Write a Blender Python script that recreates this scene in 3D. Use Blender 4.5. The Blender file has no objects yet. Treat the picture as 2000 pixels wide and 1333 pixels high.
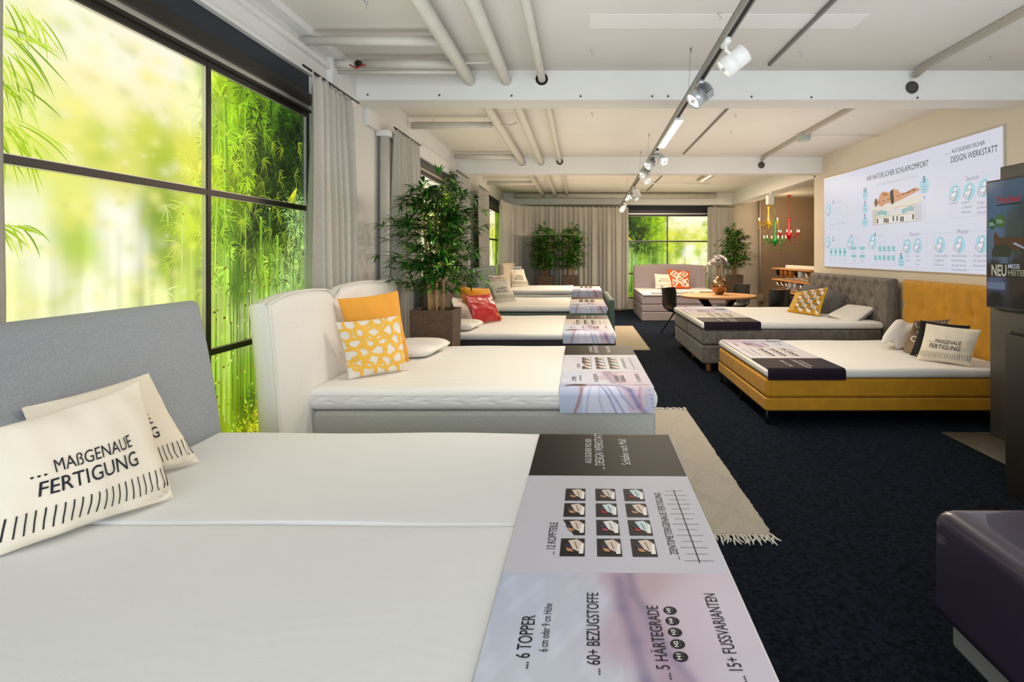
import bpy, bmesh, math, random
import numpy as np
from mathutils import Vector as V, Matrix
R = random.Random(7)
PI = math.pi
F, CX, CY, HC = 1170.0, 1131.0, 496.0, 1.5
SC = bpy.context.scene
COL = SC.collection

def at(px, py, y):                       # photo pixel at a known distance -> point in the room
    return V(((px-CX)*y/F, y, HC-(py-CY)*y/F))
def on_z(px, py, z):                     # photo pixel on a horizontal surface at height z
    y = (HC-z)*F/(py-CY)
    return V(((px-CX)*y/F, y, z))
def on_x(px, py, x):                     # photo pixel on a wall plane at x
    y = x*F/(px-CX)
    return V((x, y, HC-(py-CY)*y/F))
def lin(c):
    return c/12.92 if c <= 0.04045 else ((c+0.055)/1.055)**2.4
def hx(s, k=1.0):
    return tuple(lin(int(s[i:i+2], 16)/255)*k for i in (0, 2, 4))

# ------------------------------------------------------------ materials
MATS = {}
def mat(name, color='808080', rough=.6, metal=0, noise=None, bump=None, sheen=0, coat=0, emit=0, attr=False,
        spec=.5, aniso=None, trans=0, space='Object', col2=None):
    if name in MATS: return MATS[name]
    m = bpy.data.materials.new(name); m.use_nodes = True; MATS[name] = m
    nt = m.node_tree; N = nt.nodes; L = nt.links
    b = N['Principled BSDF']
    c = hx(color) if isinstance(color, str) else color
    b.inputs['Base Color'].default_value = (*c, 1)
    b.inputs['Roughness'].default_value = rough
    b.inputs['Metallic'].default_value = metal
    b.inputs['Specular IOR Level'].default_value = spec
    b.inputs['Sheen Weight'].default_value = sheen*.22
    b.inputs['Sheen Roughness'].default_value = .4
    b.inputs['Coat Weight'].default_value = coat
    b.inputs['Transmission Weight'].default_value = trans
    src = None
    tc = N.new('ShaderNodeTexCoord')
    if attr:
        a = N.new('ShaderNodeAttribute'); a.attribute_name = 'Col'; src = a.outputs['Color']
    def nz(scale, detail=4, rough_=.6):
        mp = N.new('ShaderNodeMapping'); L.new(tc.outputs[space], mp.inputs[0])
        mp.inputs['Scale'].default_value = aniso or (1, 1, 1)
        t = N.new('ShaderNodeTexNoise'); t.inputs['Scale'].default_value = scale
        t.inputs['Detail'].default_value = detail; t.inputs['Roughness'].default_value = rough_
        L.new(mp.outputs[0], t.inputs[0]); return t
    if noise:
        t = nz(noise[0])
        r = N.new('ShaderNodeMapRange'); r.inputs[1].default_value = .3; r.inputs[2].default_value = .7
        r.inputs[3].default_value = 1-noise[1]; r.inputs[4].default_value = 1+noise[1]*.6
        L.new(t.outputs[0], r.inputs[0])
        if col2:
            r.inputs[3].default_value = 0; r.inputs[4].default_value = 1
            mx = N.new('ShaderNodeMix'); mx.data_type = 'RGBA'
            L.new(r.outputs[0], mx.inputs[0]); mx.inputs[6].default_value = (*c, 1); mx.inputs[7].default_value = (*hx(col2), 1)
            src = mx.outputs[2]
        else:
            mx = N.new('ShaderNodeMix'); mx.data_type = 'RGBA'; mx.blend_type = 'MULTIPLY'; mx.inputs[0].default_value = 1
            if src: L.new(src, mx.inputs[6])
            else: mx.inputs[6].default_value = (*c, 1)
            L.new(r.outputs[0], mx.inputs[7]); src = mx.outputs[2]
    if src: L.new(src, b.inputs['Base Color'])
    if bump:
        t = nz(bump[0], 6, .65)
        bp = N.new('ShaderNodeBump'); bp.inputs['Strength'].default_value = bump[1]
        bp.inputs['Distance'].default_value = bump[2] if len(bump) > 2 else .004
        L.new(t.outputs[0], bp.inputs['Height']); L.new(bp.outputs[0], b.inputs['Normal'])
    if emit:
        if src: L.new(src, b.inputs['Emission Color'])
        else: b.inputs['Emission Color'].default_value = (*c, 1)
        b.inputs['Emission Strength'].default_value = emit
        if attr or emit >= .5:
            b.inputs['Specular IOR Level'].default_value = .08 if attr else spec
            b.inputs['Base Color'].default_value = (.02, .02, .02, 1)
            for l in list(nt.links):
                if l.to_socket == b.inputs['Base Color']: nt.links.remove(l)
    return m

def quilt(name, color, wavey):
    """white topper cloth: fine knit plus long soft quilting waves"""
    m = mat(name, color, .85, bump=(260, .25, .002), sheen=.1)
    nt = m.node_tree; N = nt.nodes; L = nt.links; b = N['Principled BSDF']
    old = b.inputs['Normal'].links[0].from_node
    tc = N.new('ShaderNodeTexCoord'); mp = N.new('ShaderNodeMapping'); L.new(tc.outputs['Object'], mp.inputs[0])
    mp.inputs['Scale'].default_value = wavey[0]
    w = N.new('ShaderNodeTexWave'); w.inputs['Scale'].default_value = wavey[1]; w.inputs['Distortion'].default_value = wavey[2]
    w.inputs['Detail'].default_value = 0; w.inputs['Detail Scale'].default_value = 1.2
    w.bands_direction = 'Y'; L.new(mp.outputs[0], w.inputs[0])
    b2 = N.new('ShaderNodeBump'); b2.inputs['Strength'].default_value = wavey[3]; b2.inputs['Distance'].default_value = .01
    L.new(w.outputs['Color'], b2.inputs['Height']); L.new(old.outputs[0], b2.inputs['Normal']); L.new(b2.outputs[0], b.inputs['Normal'])
    return m

# ------------------------------------------------------------ meshes
class MB:
    def __init__(s): s.v = []; s.f = []; s.mi = []; s.c = []; s.cur = (1, 1, 1); s.m = 0; s.sm = []; s.smooth = True
    def add(s, vs, fs, col=None):
        n = len(s.v); s.v += [tuple(p) for p in vs]
        if col is None: s.c += [s.cur]*len(vs)
        elif isinstance(col, list): s.c += col
        else: s.c += [col]*len(vs)
        for f in fs: s.f.append([n+i for i in f]); s.mi.append(s.m); s.sm.append(s.smooth)
    def grid(s, fn, nu, nv, cf=None, us=None, vs=None, wrap=False):
        us = us or [i/nu for i in range(nu+1)]; vs = vs or [j/nv for j in range(nv+1)]
        P = []; C = []
        for v in vs:
            for u in us:
                P.append(fn(u, v))
                C.append(cf(u, v) if cf else s.cur)
        n = len(us); fs = []
        for j in range(len(vs)-1):
            for i in range(n-1):
                fs.append((j*n+i, j*n+i+1, (j+1)*n+i+1, (j+1)*n+i))
            if wrap: fs.append((j*n+n-1, j*n, (j+1)*n, (j+1)*n+n-1))
        s.add(P, fs, C)
    def box(s, a, b, col=None):
        x0, y0, z0 = [min(p, q) for p, q in zip(a, b)]; x1, y1, z1 = [max(p, q) for p, q in zip(a, b)]
        k = s.smooth; s.smooth = False
        s.add([(x0,y0,z0),(x1,y0,z0),(x1,y1,z0),(x0,y1,z0),(x0,y0,z1),(x1,y0,z1),(x1,y1,z1),(x0,y1,z1)],
              [(0,3,2,1),(4,5,6,7),(0,1,5,4),(1,2,6,5),(2,3,7,6),(3,0,4,7)], col)
        s.smooth = k
    def rbox(s, a, b, r=.02, seg=4):
        bm = bmesh.new(); bmesh.ops.create_cube(bm, size=1)
        c = [(p+q)/2 for p, q in zip(a, b)]; d = [abs(p-q) for p, q in zip(a, b)]
        for v in bm.verts: v.co = V((c[i]+v.co[i]*d[i] for i in range(3)))
        bmesh.ops.bevel(bm, geom=list(bm.edges), offset=min(r, min(d)*.49), segments=seg, profile=.5, affect='EDGES')
        bm.verts.index_update()
        s.add([v.co.copy() for v in bm.verts], [[v.index for v in f.verts] for f in bm.faces]); bm.free()
    def tube(s, pts, r, seg=10, cap=True):
        pts = [V(p) for p in pts]; rr = r if isinstance(r, (list, tuple)) else [r]*len(pts)
        n0 = None; P = []
        for i, p in enumerate(pts):
            t = (pts[min(i+1, len(pts)-1)]-pts[max(i-1, 0)]).normalized()
            if n0 is None:
                n0 = t.orthogonal().normalized()
            else:
                n0 = (n0-t*n0.dot(t)).normalized()
            bb = t.cross(n0)
            for k in range(seg):
                a = 2*PI*k/seg
                P.append(p+(n0*math.cos(a)+bb*math.sin(a))*rr[i])
        fs = []
        for i in range(len(pts)-1):
            for k in range(seg):
                a, b = i*seg+k, i*seg+(k+1) % seg
                fs.append((a, b, b+seg, a+seg))
        s.add(P, fs)
        if cap:
            n = len(s.v)-len(P)
            for ring, rev in ((0, 1), (len(pts)-1, 0)):
                f = [n+ring*seg+k for k in range(seg)]
                if rev: f.reverse()
                s.f.append(f); s.mi.append(s.m); s.sm.append(False)
    def lathe(s, prof, c, seg=24, axis=None):
        c = V(c); ax = V(axis or (0, 0, 1)).normalized()
        n = ax.orthogonal().normalized() if abs(ax.z) < .999 else V((1, 0, 0)); b = ax.cross(n)
        P = []
        for r, h in prof:
            for k in range(seg):
                a = 2*PI*k/seg
                P.append(c+ax*h+(n*math.cos(a)+b*math.sin(a))*r)
        fs = []
        for i in range(len(prof)-1):
            for k in range(seg):
                p, q = i*seg+k, i*seg+(k+1) % seg
                fs.append((p, q, q+seg, p+seg))
        s.add(P, fs)
    def build(s, name, mats, parent=None, label=None, cat=None, group=None, kind=None, wn=False, origin=None):
        me = bpy.data.meshes.new(name)
        if parent is not None: o = root_loc(parent)
        elif origin is not None: o = V(origin)
        else:
            a = np.array(s.v); o = V(((a[:, 0].min()+a[:, 0].max())/2, (a[:, 1].min()+a[:, 1].max())/2, a[:, 2].min()))
        a = np.array(s.v, dtype=np.float32)-np.array(o, dtype=np.float32)
        me.from_pydata(a.tolist(), [], s.f)
        for m in (mats if isinstance(mats, (list, tuple)) else [mats]): me.materials.append(m)
        me.polygons.foreach_set('material_index', s.mi)
        me.polygons.foreach_set('use_smooth', s.sm)
        ca = me.color_attributes.new('Col', 'FLOAT_COLOR', 'POINT')
        cc = np.ones((len(s.v), 4), dtype=np.float32); cc[:, :3] = np.array(s.c, dtype=np.float32)
        ca.data.foreach_set('color', cc.ravel())
        me.update()
        ob = bpy.data.objects.new(name, me); COL.objects.link(ob)
        if parent is not None: ob.parent = parent
        else: ob.location = o
        if wn:
            md = ob.modifiers.new('wn', 'WEIGHTED_NORMAL'); md.keep_sharp = True
        tag(ob, label, cat, group, kind)
        return ob
def root_loc(o):
    p = V(o.location)
    while o.parent: o = o.parent; p += V(o.location)
    return p
def tag(o, label=None, cat=None, group=None, kind=None):
    for k, v in (('label', label), ('category', cat), ('group', group), ('kind', kind)):
        if v: o[k] = v
def thing(name, loc, label, cat, group=None, kind=None):
    o = bpy.data.objects.new(name, None); COL.objects.link(o); o.location = loc; o.empty_display_size = .1
    tag(o, label, cat, group, kind); return o
def copy_tree(o, parent=None):
    c = o.copy(); COL.objects.link(c); c.parent = parent
    for ch in list(o.children): copy_tree(ch, c)
    return c

# ------------------------------------------------------------ flat lettering
_TX = {}
def text2d(s, h=1.0, xs=1.0, bold=0.0):
    """polygons of a line of lettering; cap height ~ h, left aligned at the origin"""
    key = (s, bold)
    if key not in _TX:
        c = bpy.data.curves.new('t', 'FONT'); c.body = s; c.resolution_u = 3; c.offset = bold
        o = bpy.data.objects.new('t', c); m = bpy.data.meshes.new_from_object(o)
        _TX[key] = ([(v.co.x, v.co.y) for v in m.vertices], [list(p.vertices) for p in m.polygons])
        bpy.data.objects.remove(o); bpy.data.curves.remove(c); bpy.data.meshes.remove(m)
    vs, fs = _TX[key]; k = h/.72
    return [(x*k*xs, y*k) for x, y in vs], fs
def put_text(mb, s, S, a, b, h, col, width=None, bold=0.0, lift=.001, skew=0):
    """S(a, b, lift) -> point.  a runs along the reading direction, b is up; width fixes the length"""
    vs, fs = text2d(s, h, 1, bold)
    w = max(x for x, y in vs)
    k = (width/w) if width else 1
    mb.smooth = False
    mb.add([S(a+x*k, b+y+skew*x*k, lift) for x, y in vs], fs, col)
    mb.smooth = True
def poly(mb, S, pts, col, lift=.0008):
    k = mb.smooth; mb.smooth = False
    mb.add([S(a, b, lift) for a, b in pts], [list(range(len(pts)))], col); mb.smooth = k
def disc(mb, S, a, b, r, col, lift=.0008, n=20, ry=None):
    poly(mb, S, [(a+r*math.cos(2*PI*i/n), b+(ry or r)*math.sin(2*PI*i/n)) for i in range(n)], col, lift)
def line(mb, S, p, q, w, col, lift=.001):
    d = V((q[0]-p[0], q[1]-p[1])); 
    if d.length < 1e-6: return
    n = V((-d.y, d.x)).normalized()*w/2
    poly(mb, S, [(p[0]+n.x, p[1]+n.y), (p[0]-n.x, p[1]-n.y), (q[0]-n.x, q[1]-n.y), (q[0]+n.x, q[1]+n.y)], col, lift)
def pline(mb, S, pts, w, col, lift=.001):
    for p, q in zip(pts, pts[1:]): line(mb, S, p, q, w, col, lift)
def blend_field(cps, pts, pw=2.0, soft=.02):
    """smooth colour field through control colours: cps [(x, y, hex)], pts Nx2"""
    P = np.array([(c[0], c[1]) for c in cps]); C = np.array([hx(c[2]) for c in cps])
    d = ((pts[:, None, :]-P[None])**2).sum(2)
    w = 1/(d+soft**2)**pw
    return (w @ C)/w.sum(1)[:, None]

# ------------------------------------------------------------ common materials
white_paint = mat('white_paint', 'E2E2DF', .6, noise=(1.5, .03), bump=(40, .05))
ceil_mat = mat('ceiling_paint', 'D9D5CF', .75, noise=(.8, .05), bump=(25, .05))
wall_mat = mat('wall_paint', 'D3CDC0', .7, noise=(1.2, .03), bump=(60, .06))
cream_wall = mat('cream_wall_paint', 'D6CDBD', .7, noise=(1.2, .03), bump=(60, .06))
brown_wall = mat('taupe_wall_paint', 'AA9078', .7, noise=(1.2, .04), bump=(60, .06))
pipe_mat = mat('pipe_paint', 'CBC8BE', .45, noise=(6, .06), bump=(30, .08))
black_m = mat('black_metal', '121214', .4, metal=.3)
silver = mat('silver_metal', 'B9BEC2', .35, metal=.7)
chrome = mat('chrome', 'D8D8D8', .12, metal=1)
white_pl = mat('white_plastic', 'E6E6E2', .4)
navy = mat('navy_board', '17232F', .6)
bronze = mat('bronze_frame', '2A2522', .35, metal=.4)
silver_lip = mat('silver_lip', 'CFCAC0', .35, metal=.5)
foil = mat('printed_foil', 'FFFFFF', .5, attr=True, spec=.1)
print_cloth = mat('printed_cloth', 'FFFFFF', .9, attr=True, bump=(300, .2, .002), sheen=.2)
curtain_m = mat('linen_curtain', 'B1AEA5', .9, noise=(180, .10), bump=(220, .25, .002), aniso=(1, 1, .25), sheen=.2)
topper_m = quilt('topper_knit', 'E6E5E1', ((1, 1, 1), 2.6, 3.0, .16))
topper_fine = quilt('topper_fine_knit', 'E0E2E3', ((1, 1, 1), 5.0, 7.0, .03))
wood_m = mat('oak_wood', 'C08A55', .5, noise=(14, .3), aniso=(1, 6, 6), bump=(30, .1), space='Object')
# ============================================================ THE ROOM
ZC = 3.11; XR = 4.045; XL = -2.0; YB = -4.0; YE = 16.2
def S_(name, m, *boxes, kind='structure', **k):
    b = MB()
    for a, c in boxes: b.box(a, c)
    return b.build(name, m, kind=kind, **k)
# carpet
carpet = mat('carpet_pile', '05060A', 1.0, noise=(45, .8), bump=(90, 1.0, .03), sheen=.05, col2='242E40', spec=.05)
nt = carpet.node_tree
S_('floor', carpet, ((-2.6, YB, -.1), (9.5, 17.5, 0)))
S_('ceiling', ceil_mat, ((-2.6, YB, ZC), (XR+.36, 17.5, ZC+.2)), ((XR+.36, 10.0, 3.0), (9.5, 17.5, 3.2)))
# left wall: solid skin behind the light boxes, piers between them, sill below and fascia above
WIN = [(.85, 4.457), (6.6, 9.9), (12.3, 15.6)]
ZS, ZT = .29, 2.545
b = MB(); b.box((-2.5, YB, 0), (-2.1, YE, ZC))
ys = [YB]+[q for w in WIN for q in w]+[YE]
for i in range(0, len(ys), 2): b.box((-2.1, ys[i], 0), (XL, ys[i+1], ZC))
for w in WIN:
    b.box((-2.1, w[0], 0), (XL, w[1], ZS)); b.box((-2.1, w[0], 2.82), (XL, w[1], ZC))
b.build('wall_left', white_paint, kind='structure')
S_('trim_1', white_paint, ((XL, YB, 2.96), (-1.965, 5.26, 3.0)), ((XL, YB, 2.82), (-1.975, 5.2, 2.845)), ((XL, YB, 3.06), (-1.90, 5.0, ZC)))
S_('trim_2', white_paint, ((XL, 4.75, 2.5), (-1.955, 5.26, ZC)))
S_('trim_3', white_paint, ((XL, 5.57, 2.70), (-1.955, 9.96, 2.86)))
S_('wall_right', cream_wall, ((XR, YB, 0), (XR+.36, 10.31, ZC)))
S_('wall_end', mat('warm_wall_paint', 'D9CDBC', .7, noise=(1.2, .03)), ((-2.1, YE, 0), (1.16, YE+.3, ZC)), ((3.62, YE, 0), (4.84, YE+.3, ZC)),
   ((1.16, YE, 2.82), (3.62, YE+.3, ZC)), ((1.16, YE, 0), (3.62, YE+.3, ZS)), ((1.16, YE+.1, ZS), (3.62, YE+.3, 2.82)))
S_('wall_alcove', brown_wall, ((4.84, 16.0, 0), (9.5, 16.5, 3.05)), ((9.3, 10.3, 0), (9.5, 16.0, 3.05)), ((XR+.36, 10.0, 0), (9.5, 10.3, 3.05)))
# wall behind the camera with a wide shop window opening
S_('wall_back', white_paint, ((-2.1, YB-.2, 0), (XR, YB, .5)), ((-2.1, YB-.2, 2.9), (XR, YB, ZC)), ((-2.1, YB-.2, .5), (-1.9, YB, 2.9)), ((XR-.1, YB-.2, .5), (XR, YB, 2.9)))
# cross beams
def beam(name, a, c):
    b = MB(); b.rbox(a, c, .012, 2); return b.build(name, white_paint, kind='structure', wn=True)
S_('trim_9', mat('ceiling_patch', 'E4E2DE', .7), ((.07, 4.02, ZC-.003), (1.95, 4.27, ZC+.01)))
beam('trim_4', (XL-.01, 5.26, 2.85), (XR+.02, 5.57, ZC+.01))
beam('trim_5', (XL-.01, 9.96, 2.837), (XR+.02, 10.24, ZC+.01))
beam('trim_6', (XL-.01, 15.85, 2.80), (XR+.02, YE, ZC+.01))
beam('trim_7', (XR, 10.25, 2.80), (XR+.36, 16.2, ZC+.01))
for px, py in ((718, 185), (858, 186), (999, 187), (1134, 188), (1274, 188), (1305, 188), (1468, 189), (1585, 190), (1792, 191)):
    p = at(px, py, 5.258); q_ = MB(); q_.lathe([(0, .010), (.007, .008), (.010, 0), (.010, -.002)], p, 8, (0, -1, 0)); q_.build('screw', mat('dull_screw', '5E5A54', .5, metal=.5), label='small dull screw in the face of the first beam', cat='screw', group='screws in the first beam')
# ------------------------------------------------------------ bamboo light boxes
CP = [(60,60,'E8F0C0'),(150,60,'F3F6D8'),(250,100,'F5F5DC'),(350,120,'F0F2DA'),(230,200,'F6F3B0'),(100,200,'E4EE9A'),(60,300,'D8E860'),
 (150,250,'E6EA7A'),(210,280,'C2D448'),(300,250,'C6D444'),(335,310,'A8C030'),(380,300,'DCE050'),(380,200,'EEF2B0'),(60,420,'EEF6D0'),
 (160,400,'DDE870'),(165,480,'AACB38'),(240,430,'F4F8E4'),(270,500,'F0F6DC'),(330,420,'7A9C1E'),(340,500,'80A024'),(390,440,'C8E040'),
 (100,520,'F2F8D8'),(50,560,'E8F0A0'),(200,580,'EFF6C8'),(300,580,'E6F0A0'),(390,560,'C0D860'),(440,170,'A4C81C'),(470,200,'8CB814'),(500,200,'74A010'),
 (560,200,'3C6810'),(590,260,'1E360A'),(450,260,'84B014'),(520,280,'405F10'),(570,330,'233E10'),(600,360,'2C4814'),(440,330,'A8C81C'),
 (480,370,'80A410'),(550,380,'2A4410'),(440,440,'64901A'),(500,450,'3A5612'),(550,440,'38560F'),(598,430,'A8D080'),(440,520,'90B840'),
 (480,560,'567A1C'),(530,540,'86A82E'),(590,520,'A8C870'),(560,580,'A8CC78'),(440,620,'B0C860'),(500,620,'C0D488'),(440,700,'A0C448'),
 (500,740,'84AC24'),(440,790,'8CA414'),(500,790,'3C5C10'),(515,825,'C0B028'),(480,830,'7C9418'),(250,60,'F4F1D2'),(300,180,'F6F2C4'),(190,140,'F6F0B8'),(250,330,'D8DC66'),(400,640,'D0E080'),
 (300,700,'DCE890'),(100,700,'E8F0B0'),(300,850,'A8B428'),(100,850,'B8C040'),(590,640,'90B450'),(590,760,'507820')]
def sz(px, py):
    p = on_x(px, py, -2.0); return p.y-.85, p.z
CPW = []
for px, py, c in CP:
    s_, z_ = sz(px, py); CPW.append((s_, z_, c))
def lightbox(name, y0, y1, tf, seed, k=1.0, off=0.0, n=None):
    """tf(s, z, lift) -> world point, s runs 0..(y1-y0) from the bright end to the dense end"""
    W = y1-y0; rn = random.Random(seed)
    b = MB(); b.smooth = False
    nu, nv = int(W*(75 if seed == 11 else 40)), (170 if seed == 11 else 90)
    us = np.linspace(0, W, nu+1); zs = np.linspace(ZS, ZT, nv+1)
    U, Z = np.meshgrid(us, zs)
    Q = np.stack([off+U.ravel()*(3.6-off)/W, Z.ravel()], 1)
    C = blend_field(CPW, Q, 2.4, .10)
    # soft trunks out of focus
    low = np.clip((1.75-Q[:, 1])/.7, 0, 1)*np.clip((Q[:, 0]-.6)/1.5, .15, 1)
    st = sum(np.sin(Q[:, 0]*f+p)*a for f, p, a in ((31, 1, .5), (57, 2.2, .4), (93, .3, .3), (14, 3, .5)))
    C *= (1+.38*low*st)[:, None]
    # out of focus foliage blotches
    for i in range(900):
        cx = rn.uniform(1.0, 3.6); cz = rn.uniform(1.0, 2.5); rr = rn.uniform(.012, .055)
        if cx < 2.4 and cz < 1.3: continue
        g = np.exp(-(((Q[:, 0]-cx)/rr)**2+((Q[:, 1]-cz)/(rr*.6))**2))
        j = int((cz-ZS)/(ZT-ZS)*nv)*(nu+1)+int(min(.999, max(0, (cx-off)/(3.6-off)))*nu)
        lum = C[j].mean()
        if cx < 2.3: tint = hx(rn.choice(['F8F49A', 'E6EA78', 'B4C84C', 'FAFAE0', 'C8D860', 'A4BC44', 'F4EE70']))
        else: tint = tuple(C[j]*rn.choice([.35, .55, .7, 1.5, 2.2]))
        al = (rn.uniform(.1, .42)*g)[:, None]
        C = C*(1-al)+np.array(tint)[None]*al
    wl_ = np.clip((2.7-Q[:, 0])/.5, 0, 1)[:, None]
    C = C*(1+wl_*np.array([.05, -.01, .02])[None])
    C = np.clip(C*k, 0, 1.4)
    b.add([tf(u, z, 0) for u, z in zip(U.ravel(), Z.ravel())],
          [(j*(nu+1)+i, j*(nu+1)+i+1, (j+1)*(nu+1)+i+1, (j+1)*(nu+1)+i) for j in range(nv) for i in range(nu)], [tuple(c) for c in C])
    b.sm = [True]*len(b.sm)
    def cl(h, kk=1.0): return hx(h, k*kk)
    def S(a, z, l=.0005): return tf(min(max((a-off)*W/(3.6-off), 0), W), min(max(z, ZS), ZT), l)
    # sharp canes
    canes = [(2.0+.021*i_+rn.uniform(-.006, .006), rn.uniform(.006, .012), rn.choice(['A4C850', '6C9428', '86B038', '4E7420', 'B8D470', '9CC060'])) for i_ in range(22, 76, 2)]+[(2.47, .016, 'B8D84A'), (2.52, .012, '8CB828'), (2.58, .02, 'A6CC40'), (2.66, .017, '6C9A20'), (2.72, .011, '4E7A18'), (2.80, .015, '90BC30'),
             (2.87, .012, '3E6414'), (2.95, .022, '74A824'), (3.00, .013, '88B430'), (3.08, .018, '5C8C1C'), (3.17, .024, '86B838'), (3.24, .012, '40661A'),
             (3.31, .016, '7CAC38'), (3.38, .018, '5E9030'), (3.43, .011, '8EBC54'), (3.50, .016, '567F28'), (3.56, .012, '86B04C'), (2.30, .012, 'C8DC68'), (2.2, .01, 'D4E488')]
    for s0, w, c in canes:
        lean = rn.uniform(-.05, .05); zt = rn.uniform(2.2, 2.545) if w > .0125 or c in ('8CB828', '88B430') else rn.uniform(1.5, 1.9); nseg = rn.randint(7, 10); zb = rn.uniform(.4, .62)
        for i in range(nseg):
            z0 = zb+(zt-zb)*i/nseg; z1 = zb+(zt-zb)*(i+1)/nseg-.006
            x0 = s0+lean*(z0/2.5)**2*2; x1 = s0+lean*(z1/2.5)**2*2
            f = rn.uniform(.85, 1.1)
            zc_ = cl(c, f*(.4 if z0 > 1.65 and s0 > 2.85 else .85)); lf = (.001 if (w < .0125 or (z0 > 1.6 and s0 > 2.8)) else .001+.004*(i % 3 > 0))
            poly(b, S, [(x0-w/2, z0), (x0+w/2, z0), (x1+w/2, z1), (x1-w/2, z1)], zc_, lf)
            poly(b, S, [(x0-w*.32, z0), (x0-w*.05, z0), (x1-w*.05, z1), (x1-w*.32, z1)], tuple(x_*1.6 for x_ in zc_), lf+.0003)
            if rn.random() < .7: poly(b, S, [(x1-w*.6, z1-.004), (x1+w*.6, z1-.004), (x1+w*.6, z1+.008), (x1-w*.6, z1+.008)], cl(rn.choice(['7A5A18', '5C4012', 'D0DC70'])), lf+.0006)
    G_ = C.copy()
    def bg(s0, z0, f, w=.0):
        j = int(min(.999, max(0, (z0-ZS)/(ZT-ZS)))*nv)*(nu+1)+int(min(.999, max(0, (s0-off)/(3.6-off)))*nu)
        c = G_[j]*f
        return tuple(np.clip(c*(1-w)+np.array(hx('D8F040'))*w, 0, 1.3))
    def leaf(s0, z0, ang, ln, w, bend, col, lift):
        pts_l = []; pts_r = []
        for i in range(7):
            t = i/6; a = ang-bend*t
            x = s0+math.cos(ang-bend*t*.5)*ln*t; z = z0+math.sin(ang-bend*t*.5)*ln*t
            ww = w*math.sin(PI*min(1, .12+t*.88))*.5
            nx, nz = -math.sin(a), math.cos(a)
            pts_l.append((x+nx*ww, z+nz*ww)); pts_r.append((x-nx*ww, z-nz*ww))
        if all(z > ZT-.01 or z < ZS or x < off+.01 or x > 3.59 for x, z in pts_l): return
        poly(b, S, pts_l+pts_r[::-1], col, lift)
    def frond(s0, z0, d, n_, ln, w, cols, lift=.002):
        for i in range(n_):
            a = d+(i/(max(1, n_-1))-.5)*1.9+rn.uniform(-.1, .1)
            leaf(s0, z0, a, ln*rn.uniform(.7, 1.1), w, rn.uniform(.3, 1.1)*(1 if math.cos(a) > 0 else -1), cols(s0, z0) if callable(cols) else cl(rn.choice(cols), rn.uniform(.8, 1.15)), lift+rn.random()*.002)
    # foliage tones follow the backdrop, dark mass first, then lit sprays
    dens = n or 520
    for i in range(dens):
        s0 = 3.6-abs(rn.gauss(0, .62)); z0 = rn.uniform(1.3, 2.53)
        if s0 < 2.35 or (z0 < 1.6 and rn.random() < .75): continue
        f = rn.choice([.12, .2, .3, .45, .6, .8, 1.5]) if (s0 > 2.85 and z0 > 1.5) else rn.choice([.3, .45, .6, .6, 1.4, 1.9]) if s0 > 2.6 else rn.choice([.7, .8, 1.2, 1.5])
        frond(s0, z0, rn.choice([-.5, 3.6, -1.2, .4, 2.7]), rn.randint(4, 7), rn.uniform(.07, .19), rn.uniform(.006, .013), lambda p, q_, f=f: bg(p, q_, f*rn.uniform(.85, 1.2)))
    for i in range(int(dens*.07)):
        s0 = rn.uniform(2.3, 3.5); z0 = rn.uniform(1.5, 2.4)
        frond(s0, z0, rn.choice([-.4, 3.5, .3]), rn.randint(4, 6), rn.uniform(.08, .15), .005, lambda p, q_: bg(p, q_, 1.6, rn.uniform(.2, .6)), .004)
    for i in range(30):      # lit sprays at the near edge of the thicket
        s0 = rn.uniform(2.05, 2.6); z0 = rn.uniform(1.3, 2.2)-.6*abs(s0-2.3)
        frond(s0, z0, rn.choice([-.6, 3.7]), 6, rn.uniform(.08, .14), .005, lambda p, q_: bg(p, q_, 1.25, .25), .004)
    for s0, z0 in ((3.46, 1.98), (3.42, 1.95)):
        for k_ in range(5): leaf(s0, z0, 3.9+.14*k_, .14, .006, .1, cl('E6EC28'), .0055)
    # big soft fronds at the bright end
    for px, py, d, ln in ((22, 60, .1, .28), (22, 105, -.5, .25), (22, 235, -.25, .33), (22, 262, -.5, .25), (22, 440, -.3, .16), (22, 160, -.4, .2), (60, 20, -.6, .22)):
        s0, z0 = sz(px, py)
        for kk in range(13): leaf(s0-.06+kk*.012, z0+rn.uniform(-.01, .02), d-.35*(kk%2)+rn.uniform(-.25, .2), ln*rn.uniform(.5, .95), .008, rn.uniform(.2, .8), cl(rn.choice(['A8C820', 'C4DC48', '94B818', 'D8E868', '7CA018'])), .003+rn.random()*.001)
    # bush and sunlit ground at the foot
    for i in range(1500):
        s0 = rn.uniform(1.9, 3.6); z0 = .32+abs(rn.gauss(0, .17))
        if z0 > .60+.16*math.sin(s0*9)+.05*math.sin(s0*31): continue
        leaf(s0, z0, rn.uniform(0, PI), rn.uniform(.015, .045), .008, .4, cl(rn.choice(['D8E020', 'A8C018', '7C9C14', '4C6C10', 'ECF060', '3A5A10', '8CB018'])), .003+rn.random()*.002)
    em = mat('backlit_print', 'FFFFFF', .4, attr=True, emit=.92)
    return b, em
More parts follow.
